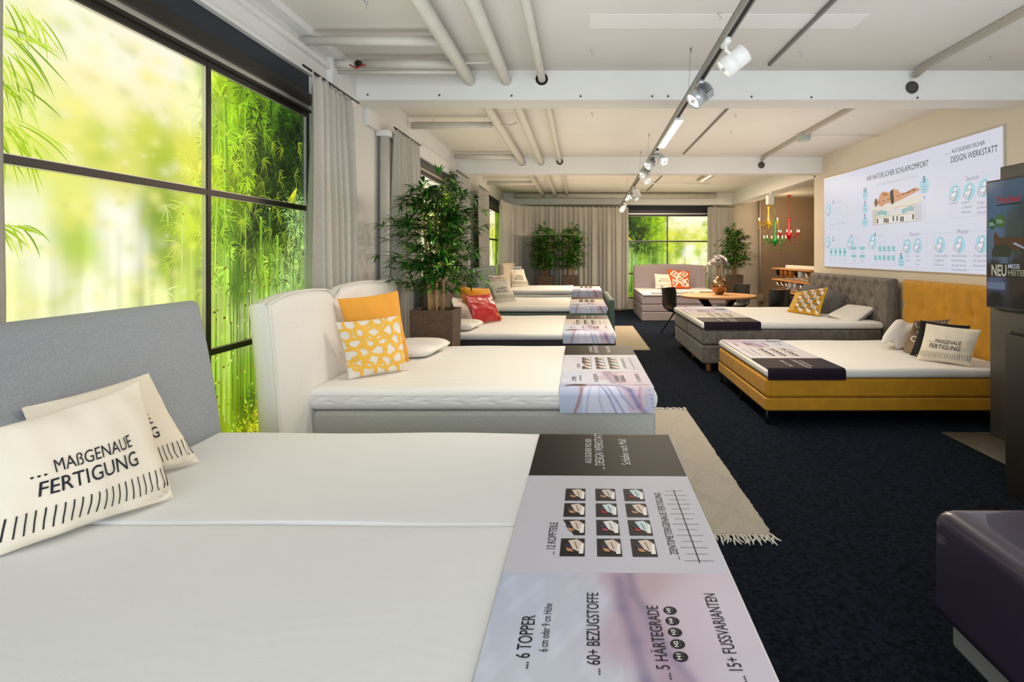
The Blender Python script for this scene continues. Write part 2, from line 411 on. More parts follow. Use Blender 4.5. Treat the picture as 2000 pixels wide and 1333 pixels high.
def frame_bars(b, tf, W, cols, rows, bar=.03, d=.035):
    """b: list of two MBs (dark, silver)"""
    dk, sl = b
    def bx(m, s0, z0, s1, z1, l0, l1):
        P = [tf(s, z, l) for l in (l0, l1) for s, z in ((s0, z0), (s1, z0), (s1, z1), (s0, z1))]
        k = m.smooth; m.smooth = False
        m.add(P, [(0, 3, 2, 1), (4, 5, 6, 7), (0, 1, 5, 4), (1, 2, 6, 5), (2, 3, 7, 6), (3, 0, 4, 7)]); m.smooth = k
    for s in cols:
        bx(dk, s-bar*.5, ZS, s+bar*.5, ZT, .006, d)
        for q in (-1, 1): bx(sl, s+q*bar*.5-.002, ZS, s+q*bar*.5+.004*q, ZT, .006, d*.75)
    for z in rows:
        bx(dk, 0, z-bar*.5, W, z+bar*.5, .006, d*.97)
        for q in (-1, 1): bx(sl, 0, z+q*bar*.5-.002, W, z+q*bar*.5+.005*q, .006, d*.72)
ROWS = [ZS+.02, .96, 1.835, ZT-.015]
def window(n, tf, y0, y1, cols, seed, k, dens, off=0.0):
    W = y1-y0
    w = thing('window_%d' % n, tf(W/2, 0, 0), None, None, kind='structure')
    pb, em = lightbox('print', y0, y1, tf, seed, k, off, dens)
    pb.build('backlit_print', em, w, kind='structure')
    dk, sl = MB(), MB(); frame_bars((dk, sl), tf, W, [.015]+cols+[W-.015], ROWS)
    dk.build('window_frame', bronze, w, kind='structure'); sl.build('frame_lip', silver_lip, w, kind='structure')
    # head of the window: dark box, silver ledge, navy board
    hd = MB(); hd.smooth = False
    def bx(m, s0, z0, s1, z1, l0, l1):
        P = [tf(s, z, l) for l in (l0, l1) for s, z in ((s0, z0), (s1, z0), (s1, z1), (s0, z1))]
        m.add(P, [(0, 3, 2, 1), (4, 5, 6, 7), (0, 1, 5, 4), (1, 2, 6, 5), (2, 3, 7, 6), (3, 0, 4, 7)])
    bx(hd, 0, 2.60, W, 2.68, .0, .06); bx(hd, 0, ZT, W, 2.565, 0, .05)
    hd.build('window_head', bronze, w, kind='structure')
    s2 = MB(); s2.smooth = False; bx(s2, 0, 2.565, W, 2.60, 0, .035); s2.build('head_ledge', silver_lip, w, kind='structure')
    s3 = MB(); s3.smooth = False; bx(s3, 0, 2.68, W, 2.82, -.04, .03); s3.build('head_board', navy, w, kind='structure')
    return w
for i, (y0, y1) in enumerate(WIN):
    W = y1-y0
    cols = [[1.2, 2.4], [1.0, 2.15], [1.1, 2.2]][i]
    window(i+1, lambda s, z, l, y0=y0: V((-2.04+l, y0+s, z)), y0, y1, cols, 11+i, 1.0, 900 if i == 0 else 500)
window(4, lambda s, z, l: V((3.61-s, YE+.06-l, z)), 1.17, 3.61, [1.22], 21, 1.05, 600, 1.2)
# dark cabinet panel and down pipe between the bays
b = MB(); b.box((XL, 11.42, 0), (-1.97, 11.98, 2.62)); b.build('trim_8', mat('dark_panel', '14110F', .5), kind='structure')
b = MB(); b.tube([(-1.93, 5.95, 0), (-1.93, 5.95, 2.68)], .05, 16); pp = b.build('downpipe', pipe_mat, label='grey vertical pipe on the pier behind the pleated curtain', cat='pipe')
b = MB(); b.rbox((-1.995, 5.88, 2.66), (-1.86, 6.02, 2.72), .006, 2); b.build('pipe_cap', white_pl, pp)

# ============================================================ CEILING SERVICES
dark_hole = mat('dark_hole', '1A1614', .9)
def pipe(pts, r, label, group=None, holes=(), name='ceiling_pipe', m=None):
    b = MB(); b.tube(pts, r, 20)
    for p, rr in holes: pass
    t = b.build(name, m or pipe_mat, label=label, cat='pipe', group=group)
    for p, rr in holes:
        h = MB(); h.lathe([(r*1.0, 0), (rr, 0), (rr, .004), (r, .004)], p, 24, (0, 1, 0)); h.build('collar', dark_hole, t)
    return t
for (x0, x1, z, r, nm, hr) in ((-.98, -.93, 3.02, .05, 'thick pale pipe running the room under the ceiling, leftmost of three', 0),
                           (-.655, -.62, 3.02, .047, 'pale pipe running the room under the ceiling, middle of three', 0),
                           (-.335, -.315, 3.035, .033, 'slim pale pipe running the room under the ceiling, rightmost of three', .055)):
    hs = [((x0+(x1-x0)*y/14, y-.003, z), hr or r*1.1) for y in ((5.26, 9.96) if hr else (9.96,))]
    pipe([(x0, YB+.2, z), (x1, 15.9, z)], r, nm, holes=hs)
pipe([(-1.96, 4.30, 3.03), (-1.0, 4.30, 3.03)], .034, 'short horizontal pale pipe near the window, nearest the camera')
t = pipe([(-1.96, 4.82, 3.03), (-1.78, 4.82, 3.03)], .038, 'short horizontal pale pipe with a red valve in front of the first beam')
b = MB(); b.tube([(-1.74, 4.82, 3.03), (-1.0, 4.82, 3.03)], .038, 20); b.build('pipe_run', pipe_mat, t)
b = MB(); b.tube([(-1.80, 4.82, 3.03), (-1.72, 4.82, 3.03)], .026, 12); b.lathe([(.012, 0), (.03, .02), (.03, .04), (.012, .06)], (-1.76, 4.80, 3.03), 10, (0, -1, -.6)); b.build('valve_body', mat('old_brass', '4A3A28', .6, metal=.6, noise=(60, .5)), t)
b = MB(); b.tube([(-1.82, 4.75, 3.0), (-1.76, 4.73, 2.965), (-1.74, 4.73, 2.975), (-1.69, 4.74, 3.0)], .006, 6); b.build('valve_handle', mat('red_enamel', 'A01820', .4), t)
pipe([(-1.96, 4.86, 2.975), (-1.0, 4.86, 2.975)], .014, 'thin pale pipe under the valve pipe in front of the first beam')
pipe([(-1.0, 4.8, 3.03), (-.74, 4.8, 3.035), (-.69, 4.8, 3.06), (-.68, 4.8, ZC)], .012, 'thin white pipe end bending up between the leftmost pipes')
pipe([(-1.96, 7.0, 3.0), (-1.02, 7.0, 3.0)], .042, 'horizontal grey pipe behind the first beam above the pleated curtain')
pipe([(-1.02, 6.98, 3.0), (-.78, 6.98, 3.0), (-.73, 6.98, 3.03)], .011, 'thin grey pipe end reaching past the thick pipe behind the first beam')
pipe([(-1.96, 9.42, 3.03), (-1.02, 9.42, 3.03)], .036, 'horizontal grey pipe tight in front of the second beam')
pipe([(-1.93, 12.6, 2.99), (-.95, 12.6, 2.99)], .04, 'horizontal beige pipe behind the second beam above the corner curtain')
pipe([(-.95, 12.58, 2.99), (-.75, 12.58, 2.99), (-.7, 12.58, 3.02)], .012, 'thin pale pipe end behind the second beam')
pipe([(-1.7, 15.7, 3.02), (3.6, 15.7, 3.02)], .07, 'long beige pipe along the end wall above the corner curtain')
pipe([(1.2, 13.3, 3.06), (2.92, 13.3, 3.06)], .014, 'thin white conduit crossing the ceiling of the last bay', m=white_pl, name='conduit')
pipe([(3.0, 8.1, 3.09), (XR, 8.1, 3.09)], .008, 'thin white conduit from the ceiling box to the lightbox wall', m=white_pl, name='conduit')
pipe([(4.83, 15.98, 3.0), (4.83, 15.98, .3)], .014, 'vertical conduit down the taupe wall beside the plant', m=white_pl, name='conduit')
b = MB(); b.rbox((4.76, 15.94, .22), (4.92, 16.0, .42), .008, 2); b.build('wall_socket', mat('socket', 'B5A48C', .5), label='beige socket box low on the taupe wall behind the table', cat='socket')

# cable ducts and slim rails
def duct(pts, w, h, m, name, label, cat, group=None, origin=None):
    b = MB()
    for p, q in zip(pts, pts[1:]):
        p, q = V(p), V(q); t = (q-p).normalized(); s = t.cross(V((0, 0, 1))).normalized()*w/2; u = V((0, 0, h))
        b.smooth = False
        b.add([p-s, p+s, p+s+u, p-s+u, q-s, q+s, q+s+u, q-s+u], [(0, 1, 2, 3), (7, 6, 5, 4), (0, 4, 5, 1), (1, 5, 6, 2), (2, 6, 7, 3), (3, 7, 4, 0)])
    return b.build(name, m, label=label, cat=cat, group=group)
grey_rail = mat('grey_rail', '6E6C66', .5, metal=.3)
duct([(1.59, -1, 3.085), (1.606, 5.06, 3.085)], .022, .025, grey_rail, 'ceiling_rail', 'slim grey rail screwed to the ceiling right of the light track, nearest bay', 'rail')
duct([(1.63, 6.0, 3.09), (1.674, 9.6, 3.09)], .02, .02, grey_rail, 'ceiling_rail', 'slim dark rail on the ceiling between the two beams', 'rail')
duct([(1.69, 10.6, 3.09), (1.72, 15.2, 3.09)], .02, .02, grey_rail, 'ceiling_rail', 'slim dark rail on the ceiling of the last bay', 'rail')
duct_m = mat('cable_duct', 'A9A296', .5)
for pts, lab in (([(2.86, -1, 3.06), (2.91, 5.0, 3.06), (2.915, 5.2, 3.03)], 'beige cable duct ending at a hole in the first beam'),
                 ([(2.95, 5.58, 3.06), (2.97, 8.0, 3.06), (3.01, 9.7, 3.06), (3.02, 9.9, 3.03)], 'beige cable duct ending at a hole in the second beam')):
    duct(pts, .045, .045, duct_m, 'cable_duct', lab, 'cable duct')
for x, y, z, lab in ((2.92, 5.25, 2.96, 'dark round cable hole plug in the first beam'), (3.03, 9.95, 2.975, 'dark round cable hole plug in the second beam')):
    b = MB(); b.lathe([(0, .035), (.03, .03), (.048, .015), (.055, 0), (.055, -.004)], (x, y, z), 24, (0, -1, 0)); b.build('cable_grommet', mat('cork_brown', '4A4440', .8, noise=(80, .4)), label=lab, cat='grommet')
b = MB(); b.rbox((2.93, 7.9, 3.0), (3.06, 8.06, ZC), .008, 2); b.build('junction_box', mat('grey_box', 'A9B0AA', .5), label='pale grey junction box on the cable duct between the beams', cat='junction box')
# wall speaker hanging below the side beam
t = thing('alarm_box', (4.0, 12.5, 2.55), 'white tapered box hanging under the side beam near the chandeliers', 'box')
b = MB(); b.rbox((3.93, 12.46, 2.53), (4.07, 12.62, 2.73), .012, 2); b.build('housing', white_pl, t, wn=True)
b = MB(); b.rbox((3.99, 12.5, 2.73), (4.05, 12.56, 2.80), .004, 1); b.build('bracket', white_pl, t)
# recessed luminaire in the last bay
t = thing('ceiling_luminaire', (2.62, 11.6, 3.05), 'long pale ceiling luminaire in the last bay behind the second beam', 'ceiling light')
b = MB(); b.rbox((2.53, 10.9, 3.06), (2.72, 12.9, ZC), .006, 2); b.build('housing', mat('beige_metal', 'A89A84', .5), t)
b = MB(); b.rbox((2.60, 10.95, 3.052), (2.65, 12.85, 3.062), .002, 1); b.build('diffuser', mat('warm_lamp', 'FFE8C4', .5, emit=1.6), t)
# little ceiling hooks
for i, (px, py) in enumerate(((1155, 100), (1563, 103), (1935, 111), (715, 5), (1156, 222), (1436, 225), (1428, 257), (1405, 28), (846, 235), (937, 295))):
    p = V(((px-CX)*1.6/(CY-py)*1, 1.6*F/(CY-py), ZC))
    b = MB(); b.lathe([(.012, 0), (.012, -.006), (.003, -.008), (.003, -.02)], p, 8)
    b.tube([p+V((0, 0, -.02)), p+V((.012, 0, -.03)), p+V((.008, 0, -.045)), p+V((-.006, 0, -.045))], .0025, 5)
    b.build('ceiling_hook', silver, label='small metal hook screwed into the ceiling', cat='hook', group='small hooks in the ceiling')
# track
TX = lambda y: .7526+.0203*y
TZ = 2.70
t = thing('light_track', (TX(7), 7, TZ), 'long grey suspended light track with a black slot running down the room', 'light track')
b = MB()
for s in (-1, 1): duct_pts = None
def obox(mb, p, q, off0, off1, z0, z1):
    p, q = V(p), V(q); s = (q-p).normalized().cross(V((0, 0, 1)))
    a = [p+s*off0, p+s*off1, q+s*off1, q+s*off0]
    k = mb.smooth; mb.smooth = False
    mb.add([v+V((0, 0, z0)) for v in a]+[v+V((0, 0, z1)) for v in a], [(0, 3, 2, 1), (4, 5, 6, 7), (0, 1, 5, 4), (1, 2, 6, 5), (2, 3, 7, 6), (3, 0, 4, 7)]); mb.smooth = k
p0, p1 = (TX(-1), -1, TZ), (TX(15.2), 15.2, TZ)
obox(b, p0, p1, -.026, -.012, -.012, .03); obox(b, p0, p1, .012, .02, -.012, .03); obox(b, p0, p1, -.026, .02, .022, .032)
b.build('rail_profile', mat('track_grey', '8D8C84', .4, metal=.5), t)
b = MB(); obox(b, p0, p1, -.0115, .0115, .0, .02); b.build('track_slot', mat('slot_black', '101010', .6), t)
wire = mat('steel_wire', '8A8880', .4, metal=.8)
for y in (4.65, 8.0, 9.35, 12.7, 1.5):
    b = MB(); b.tube([(TX(y), y, TZ+.03), (TX(y)+.02, y, ZC-.02)], .0016, 5); b.lathe([(.002, 0), (.007, .0), (.007, .03), (.002, .03)], (TX(y)+.02, y, ZC-.04), 8)
    b.build('suspension_wire', wire, t)
# ============================================================ LAMPS ON THE TRACK
lens_m = mat('lamp_lens', 'FFF1D8', .3, emit=1.3)
LIGHTS = []
def spot(y, d, L, r, m, label, fins=False, off=(0, 0), group=None, lit=True):
    d = V(d).normalized(); base = V((TX(y), y, TZ-.005))
    t = thing('track_spotlight', base, label, 'spotlight', group)
    b = MB(); b.rbox((base.x-.016, y-.06, TZ-.035), (base.x+.016, y+.06, TZ-.002), .005, 2); b.build('adapter', m, t)
    c = base+V((off[0], off[1], -.10))
    b = MB(); b.tube([base+V((0, 0, -.03)), base+V((0, 0, -.055)), c-d*L*.1], .009, 8); b.build('arm', m, t)
    b = MB()
    a, e = c-d*L*.5, c+d*L*.5
    if fins:
        b.lathe([(0, 0), (r*.5, 0), (r*.5, L*.45), (r, L*.45), (r, L), (r*.93, L), (r*.9, L*.93)], a, 28, d)
        n = d.orthogonal().normalized(); q = d.cross(n)
        for k in range(-4, 5):
            o = n*(k*r*.21); hw = math.sqrt(max(0, r*r-(k*r*.21)**2))
            s0, s1 = a+o, a+o+d*L*.44; th = n*.0015; b.smooth = False
            P = [s0-q*hw-th, s0+q*hw-th, s1+q*hw-th, s1-q*hw-th, s0-q*hw+th, s0+q*hw+th, s1+q*hw+th, s1-q*hw+th]
            b.add(P, [(0, 3, 2, 1), (4, 5, 6, 7), (0, 1, 5, 4), (1, 2, 6, 5), (2, 3, 7, 6), (3, 0, 4, 7)]); b.smooth = True
    else:
        b.lathe([(0, 0), (r*.92, 0), (r, .006), (r, L*.48), (r*.985, L*.485), (r, L*.49), (r, L), (r*.94, L), (r*.9, L*.93)], a, 28, d)
    b.build('lamp_body', m, t)
    b = MB(); b.lathe([(r*.9, L*.93), (r*.55, L*.9), (0, L*.89)], a, 24, d); b.build('lens', lens_m, t)
    b = MB(); b.lathe([(.006, 0), (.012, .0), (.012, .02), (0, .022)], a+d*L*.9, 10, d); b.build('lamp_cap', silver, t)
    LIGHTS.append((e, d, lit))
spot(3.35, (-.78, .12, -.62), .155, .058, white_pl, 'large white cylinder spotlight on the track nearest the camera', off=(.06, .05))
spot(4.15, (-.72, -.2, -.62), .155, .06, silver, 'silver finned spotlight with a visible lens on the track before the first beam', True, off=(.0, -.02))
spot(6.95, (.55, -.62, -.5), .13, .055, silver, 'silver spotlight turned right behind the flat light panel', off=(.06, 0))
spot(7.25, (-.7, -.35, -.55), .14, .056, silver, 'silver spotlight turned left just behind the flat light panel', True, off=(-.03, 0))
spot(8.1, (-.7, -.35, -.55), .14, .056, silver, 'silver spotlight turned left, second behind the flat light panel', True, off=(-.02, 0))
spot(8.7, (.5, -.5, -.6), .15, .056, white_pl, 'white cylinder spotlight before the second beam', off=(.03, 0))
spot(11.1, (-.6, -.4, -.6), .15, .058, silver, 'silver spotlight turned left in the last bay', True)
spot(11.5, (.62, -.55, -.5), .15, .056, silver, 'silver spotlight turned right in the last bay', off=(.08, 0))
spot(10.7, (.45, .3, -.7), .16, .058, white_pl, 'white cylinder spotlight in the last bay', off=(.05, 0))
spot(13.9, (-.3, -.7, -.6), .16, .06, silver, 'silver spotlight near the far end of the track', True)
spot(14.5, (-.25, -.75, -.6), .16, .06, white_pl, 'white spotlight at the far end of the track')
led = mat('led_diffuser', 'FFF3DF', .5, emit=2.4)
for y0, y1, lab in ((5.25, 6.62, 'bright flat linear light panel on the track between the beams'), (11.7, 13.1, 'bright flat linear light panel on the track in the last bay')):
    t = thing('linear_light', (TX((y0+y1)/2), (y0+y1)/2, TZ-.03), lab, 'light panel')
    p, q = (TX(y0)+.02, y0, TZ), (TX(y1)+.02, y1, TZ)
    b = MB(); obox(b, p, q, -.04, .04, -.03, -.003); b.build('housing', white_pl, t)
    b = MB(); obox(b, p, q, -.033, .033, -.0335, -.0302); b.build('diffuser', led, t)

# ============================================================ CHANDELIERS
bulb_m = mat('candle_bulb', 'FFE2B0', .4, emit=3.5)
def chandelier(x, y, zc, zt, color, label, rad, arms, tall, phase):
    m = mat('glass_'+color, color, .25, spec=.6, coat=.5)
    t = thing('chandelier', (x, y, zc), label, 'chandelier')
    b = MB(); b.tube([(x, y, zt), (x, y, zc+tall)], .006, 6); b.lathe([(0, 0), (.06, 0), (.05, -.03), (.02, -.05), (0, -.05)], (x, y, zt), 16); b.build('hanging_cord', m, t)
    b = MB(); b.lathe([(0, tall), (.035, tall), (.05, tall-.03), (.02, tall-.06), (.03, tall*.72), (.018, tall*.62), (.035, tall*.45), (.018, tall*.3), (.05, .04), (.075, .0), (.06, -.05), (.025, -.09), (.03, -.12), (0, -.16)], (x, y, zc), 14)
    b.build('stem', m, t)
    rr = random.Random(int(x*100))
    for i in range(arms):
        a = 2*PI*i/arms+phase; c, s = math.cos(a), math.sin(a)
        P = lambda r, z: V((x+c*r, y+s*r, zc+z))
        b = MB(); b.tube([P(.04, 0), P(rad*.35, -.07), P(rad*.7, -.06), P(rad, .0), P(rad, .02)], .009, 6)
        b.lathe([(.012, .0), (.045, .012), (.04, .02), (.014, .022), (.013, .05), (0, .05)], P(rad, .01), 10)
        am = b.build('arm', m, t)
        b = MB(); b.lathe([(.006, 0), (.013, .02), (.010, .04), (.002, .07)], P(rad, .06), 8); b.build('candle_bulb', bulb_m, am)
    b = MB()
    for i in range(arms*2):
        a = PI*i/arms+phase; c, s = math.cos(a), math.sin(a)
        r0 = rad*(1.05 if i % 2 == 0 else .65); drop = .07+.1*(i % 2)
        for k in range(4):
            z = zc-.02-drop*k/3
            b.lathe([(0, .012), (.009, 0), (0, -.014)], (x+c*r0, y+s*r0, z), 5)
        b.lathe([(0, .02), (.014, -.012), (0, -.03)], (x+c*r0, y+s*r0, zc-.06-drop), 6)
        n = 7
        for k in range(n):    # bead swags from the crown
            u = (k+1)/(n+1); r = rad*u; z = zc+tall*.75*(1-u)**2.0-.02
            b.lathe([(0, .010), (.008, 0), (0, -.010)], (x+c*r, y+s*r, z), 5)
    b.build('crystal_drops', m, t, kind='stuff')
chandelier(4.88, 15.45, 2.30, 3.0, 'C9A800', 'yellow glass chandelier hanging furthest left of the three', .26, 6, .42, .2)
chandelier(4.82, 14.75, 1.83, 3.0, '0C8A28', 'green glass chandelier hanging lowest of the three', .26, 6, .5, .5)
chandelier(5.36, 15.3, 1.99, 3.0, 'B00818', 'red glass chandelier on a red cord furthest right', .26, 6, .42, .0)

# ============================================================ BACKLIT SIGN ON THE RIGHT WALL
y_far, zb, zt2, LW = 9.83, 1.295, 2.714, 4.14
sx = XR-.02
def SP(a, z, l=.001): return V((sx-l, y_far-a, z))
def rp(px, py): p = on_x(px, py, sx); return y_far-p.y, p.z
t = thing('wall_lightbox', (XR, y_far-LW/2, zb), 'large white backlit advertising panel about sleep comfort on the right wall', 'lightbox sign')
b = MB(); b.box((sx+.001, y_far-LW-.012, zb-.012), (XR, y_far+.012, zt2+.012)); b.build('frame', silver_lip, t)
b = MB()
W_ = hx('D6D7E4')
b.grid(lambda u, v: SP(u*LW, zb+v*(zt2-zb), 0), 8, 4, cf=lambda u, v: W_)
TXC, GR, LG, BL, TE = hx('1C1C20'), hx('8A8E98'), hx('B9BECA'), hx('A9D3E0'), hx('8CC2C4')
put_text(b, 'IHR NATÜRLICHER SCHLAFKOMFORT', SP, 1.45, 2.515, .072, TXC, 1.48, 0)
put_text(b, 'Individuell abgestimmt auf Ihren Körper', SP, 1.72, 2.415, .040, LG, .98)
put_text(b, 'AUS EIGENER FISCHER', SP, 3.36, 2.585, .045, TXC, .53)
put_text(b, 'DESIGN WERKSTATT', SP, 3.34, 2.485, .068, TXC, .73)
put_text(b, '...', SP, 3.24, 2.585, .045, TXC, .08)
def bubble(a, z, r, n, sub):
    disc(b, SP, a, z, r, BL, .0015, 32)
    put_text(b, n, SP, a-.03*len(n), z+r*.35, .075, TXC, .05*len(n), .004, .003)
    for i, s in enumerate(sub): put_text(b, s, SP, a-.06, z-.02-i*.035, .022, GR, .12, 0, .003)
for (px, py), n, sub in (((1690, 380.5), '10', ['Stoffe']), ((1690, 407), '7', ['Topper']), ((1689.5, 433.5), '7', ['Kerne'])):
    a, z = rp(px, py); bubble(a, z, .078, n, sub)
a, z = rp(1805.6, 362); bubble(a, z, .095, '5', ['Komfort-', 'Liegehöhen', 'ab 50 cm'])
line(b, SP, (a, z-.13), (a, z-.42), .004, GR); poly(b, SP, [(a-.012, z-.15), (a+.012, z-.15), (a, z-.12)], TXC, .002)
a, z = rp(1760.5, 510); bubble(a, z, .075, '5', ['Fußhöhen', 'Varianten'])
def icon(a, z, r, c=BL):
    disc(b, SP, a+r*.12, z, r, c, .0012, 30)
    w = r*.9; Wt, K = hx('E4E6EE'), hx('5A5E66')
    def pl(pts):
        q = [(a+x*w, z+y*w) for x, y in pts]; poly(b, SP, q, Wt, .002); pline(b, SP, q+[q[0]], .004, K, .0028)
    pl([(-.1, .75), (.55, .85), (.5, .2), (-.15, .15)])
    pl([(-.95, -.25), (-.15, .2), (.55, .15), (.1, -.55)])
    pl([(-.95, -.25), (.1, -.55), (.1, -.75), (-.95, -.45)]); pl([(.1, -.55), (.55, .15), (.55, -.05), (.1, -.75)])
    pl([(-.95, -.45), (.1, -.75), (.1, -.95), (-.95, -.62)]); pl([(.1, -.75), (.55, -.05), (.55, -.25), (.1, -.95)])
def framebox(a0, z0, a1, z1, title=None, num=None):
    pline(b, SP, [(a0, z1), (a0, z0), (a1, z0), (a1, z1)], .004, LG)
    m = (a0+a1)/2; hw = .13 if title or num else 0
    line(b, SP, (a0, z1), (m-hw, z1), .005, BL); line(b, SP, (m+hw, z1), (a1, z1), .005, BL)
    if title: put_text(b, title, SP, m-.1, z1-.018, .05, GR, .2, 0, .002)
framebox(3.33, 1.885, 4.07, 2.275, 'Stauraum'); framebox(3.03, 1.335, 4.07, 1.73, 'Motor'); framebox(2.39, 1.33, 2.9, 1.73, 'Form')
for px, py in ((1864, 378), (1892, 374), (1921, 368), (1835.5, 478.5), (1873, 478), (1916, 477), (1771, 481.5), (1791.5, 480)):
    a, z = rp(px, py); icon(a, z, .095)
def para(a, z, lines, w, h=.028, c=GR, dz=.05):
    for i, s in enumerate(lines): put_text(b, s, SP, a, z-i*dz, h, c, w*min(1, .35+len(s)*.035), 0, .002)
a, z = rp(1857, 400); para(a-.02, z, ['Schubkasten'], .2)
a, z = rp(1884, 398); para(a-.05, z, ['seitlich', 'zu öffnender', 'Bettkasten'], .22)
a, z = rp(1915, 398); para(a-.05, z, ['längs', 'zu öffnender', 'Bettkasten'], .22)
a, z = rp(1825, 502); para(a, z, ['individuell verstellbare', 'Liegefläche', 'Füße-Rücken'], .25)
a, z = rp(1859, 502); para(a, z, ['indirekte Beleuchtung', 'Funkfernbedienung', 'ohne App steuerbar', 'Sofort schwebende Optik'], .25)
a, z = rp(1901, 502); para(a, z, ['motorische Verstellung', 'inkl. Stauraum', 'Nackenteil'], .26)
a, z = rp(1769, 502); para(a, z, ['feste', 'Liegehöhe'], .14, .022)
a, z = rp(1789, 502); para(a, z, ['Optik', 'schwebende', 'Optik'], .14, .022)
# column groups
for (a0, z0, a1, z1, n, ti) in ((.28, 1.88, .83, 2.3, '1', 'Liefere nach Maß'), (.28, 1.36, .83, 1.72, '2', 'Boxtiefe'), (.92, 1.36, 1.47, 1.73, '3', 'Topper'), (1.62, 1.35, 2.28, 1.74, '4', 'Kopfteile')):
    line(b, SP, (a0-.1, z0), (a1, z0), .004, LG); line(b, SP, (a1, z0), (a1, z1), .003, LG)
    put_text(b, n, SP, a0+.04, z1-.02, .075, TXC, .04, .01)
    put_text(b, ti, SP, a0+.12, z1-.01, .034, LG, .26 if n == '1' else .18)
    for k in range(3 if n in '12' else 2): put_text(b, 'Matratzenlänge und -breite'[k:], SP, a0+.06, z1-.09-k*.042, .02, LG, .3-.05*(k % 2))
for px, py in ((1618, 411), (1617, 474), (1661, 475), (1704, 473)):
    a, z = rp(px, py); icon(a, z, .105)
for i in range(3):
    line(b, SP, (.25+.2*i, 1.965), (.37+.2*i, 1.965), .005, GR); pline(b, SP, [(.25+.2*i, 2.0), (.31+.2*i, 2.07), (.37+.2*i, 2.03)], .003, LG)
for i in range(4):
    a = .23+.16*i
    poly(b, SP, [(a, 1.46), (a+.09, 1.46), (a+.09, 1.59), (a, 1.59)], hx('9CD0D2'), .0015); disc(b, SP, a+.05, 1.53, .022, hx('4E8E90'), .002, 14)
    put_text(b, 'Typ', SP, a, 1.40, .02, GR, .08)
for i in range(2):
    for j in range(2):
        a = .98+.26*i; z = 1.58-.115*j
        poly(b, SP, [(a, z-.022), (a+.16, z-.022), (a+.16, z+.022), (a, z+.022)], TE, .0015); put_text(b, 'Topper', SP, a+.02, z-.07, .02, GR, .12)
for j in range(2):
    for i in range(4 if j == 0 else 5):
        a = 1.78+.115*i-(.0 if j == 0 else .12); z = 1.60-.12*j
        poly(b, SP, [(a, z), (a+.075, z), (a+.075, z-.075), (a, z-.06)], TE, .0015); line(b, SP, (a+.075, z-.07), (a+.075, z-.11), .004, GR, .002)
# the sleeper on a cut-open mattress
A0, A1, Z0 = 1.61, 2.80, 1.885
def q(u, v): return (A0+u*(A1-A0), Z0+v*.44)
poly(b, SP, [q(0, 0), q(1, 0), q(1, .52), q(0, .52)], hx('C6C7D2'), .001)
poly(b, SP, [q(.04, .02), q(.9, .02), q(.9, .50), q(.04, .50)], hx('CDBBA6'), .0014)
poly(b, SP, [q(.0, .48), q(.3, .44), q(.5, .47), q(1, .50), q(.98, .74), q(.62, .66), q(.5, .62), q(.34, .58), q(.2, .62), q(0, .64)], hx('DCD6CC'), .0017)
for row, (v0, v1) in enumerate(((.28, .42), (.06, .20))):
    poly(b, SP, [q(.1, v0-.025), q(.88, v0-.025), q(.88, v1+.025), q(.1, v1+.025)], hx('E4DFD4'), .0018)
    for i in range(20):
        u = .11+.038*i; wv = .02*math.sin(i*.8)
        c = (hx('6FB0B8') if i < 6 or i > 13 else hx('D8DAE2')) if row == 0 else (hx('4A423E') if i in (0, 4, 5, 6, 9, 11, 13, 14, 19) else hx('E8E8EC'))
        poly(b, SP, [q(u, v0+wv), q(u+.028, v0+wv), q(u+.028, v1+wv), q(u, v1+wv)], c, .0022)
        poly(b, SP, [q(u+.024, v0+wv), q(u+.028, v0+wv), q(u+.028, v1+wv), q(u+.024, v1+wv)], hx('5A5A60'), .0025)
skin = hx('CB9670'); sk2 = hx('A86E4C')
poly(b, SP, [q(.12, .66), q(.17, .58), q(.22, .55), q(.32, .62), q(.5, .62), q(.62, .66), q(.9, .80), q(.97, .84), q(.93, .91), q(.86, .92), q(.72, .84), q(.6, .86), q(.55, .97), q(.46, 1.01), q(.38, .92), q(.3, .98), q(.22, .99), q(.17, .90), q(.14, .78)], skin, .0028)
poly(b, SP, [q(.22, .96), q(.26, .86), q(.36, .86), q(.34, .92)], sk2, .0032)
poly(b, SP, [q(.56, .8), q(.7, .80), q(.9, .88), q(.86, .92), q(.7, .84)], sk2, .0032)
poly(b, SP, [q(.40, .97), q(.46, 1.01), q(.47, .80), q(.48, .60), q(.43, .56), q(.40, .75)], hx('2A2622'), .0036)
disc(b, SP, *q(.09, .70), .045, hx('6E5642'), .0034, 18, .055)
for i in range(8): line(b, SP, q(.14+.1*i, .70+.012*i*(1+.12*i)), q(.185+.1*i, .705+.0125*i*(1+.12*i)), .008, hx('1A1A1A'), .004)
b.build('backlit_print', mat('sign_print', 'FFFFFF', .35, attr=True, emit=.80), t)

# ============================================================ SCREEN ON A STAND
t = thing('display_stand', (3.5, 4.65, 0), 'dark tall advertising display with a screen on a steel floor plate', 'display')
slate = mat('slate_metal', '45443F', .45, metal=.3)
b = MB(); b.rbox((3.02, 4.22, .0), (4.0, 4.99, .014), .004, 2); b.build('floor_plate', mat('brushed_plate', '5C574F', .4, metal=.4, noise=(30, .15)), t)
b = MB(); b.rbox((3.38, 4.2, .014), (3.42, 4.93, 1.2), .008, 2); b.rbox((3.40, 4.15, 1.0), (3.44, 4.84, 2.2), .008, 2); b.build('column', slate, t)
SX = 3.335; yf = SX*F/(1926-CX); TVW, zb3, zt3 = .64, 1.5-104/F*yf, 1.5+141/F*yf
b = MB(); b.rbox((SX, yf-TVW, zb3), (SX+.045, yf, zt3), .006, 2); b.build('screen_housing', mat('screen_black', '0B0B0C', .25), t)
def ST(a, z, l=.001): return V((SX-.001-l, yf-a, zb3+z))
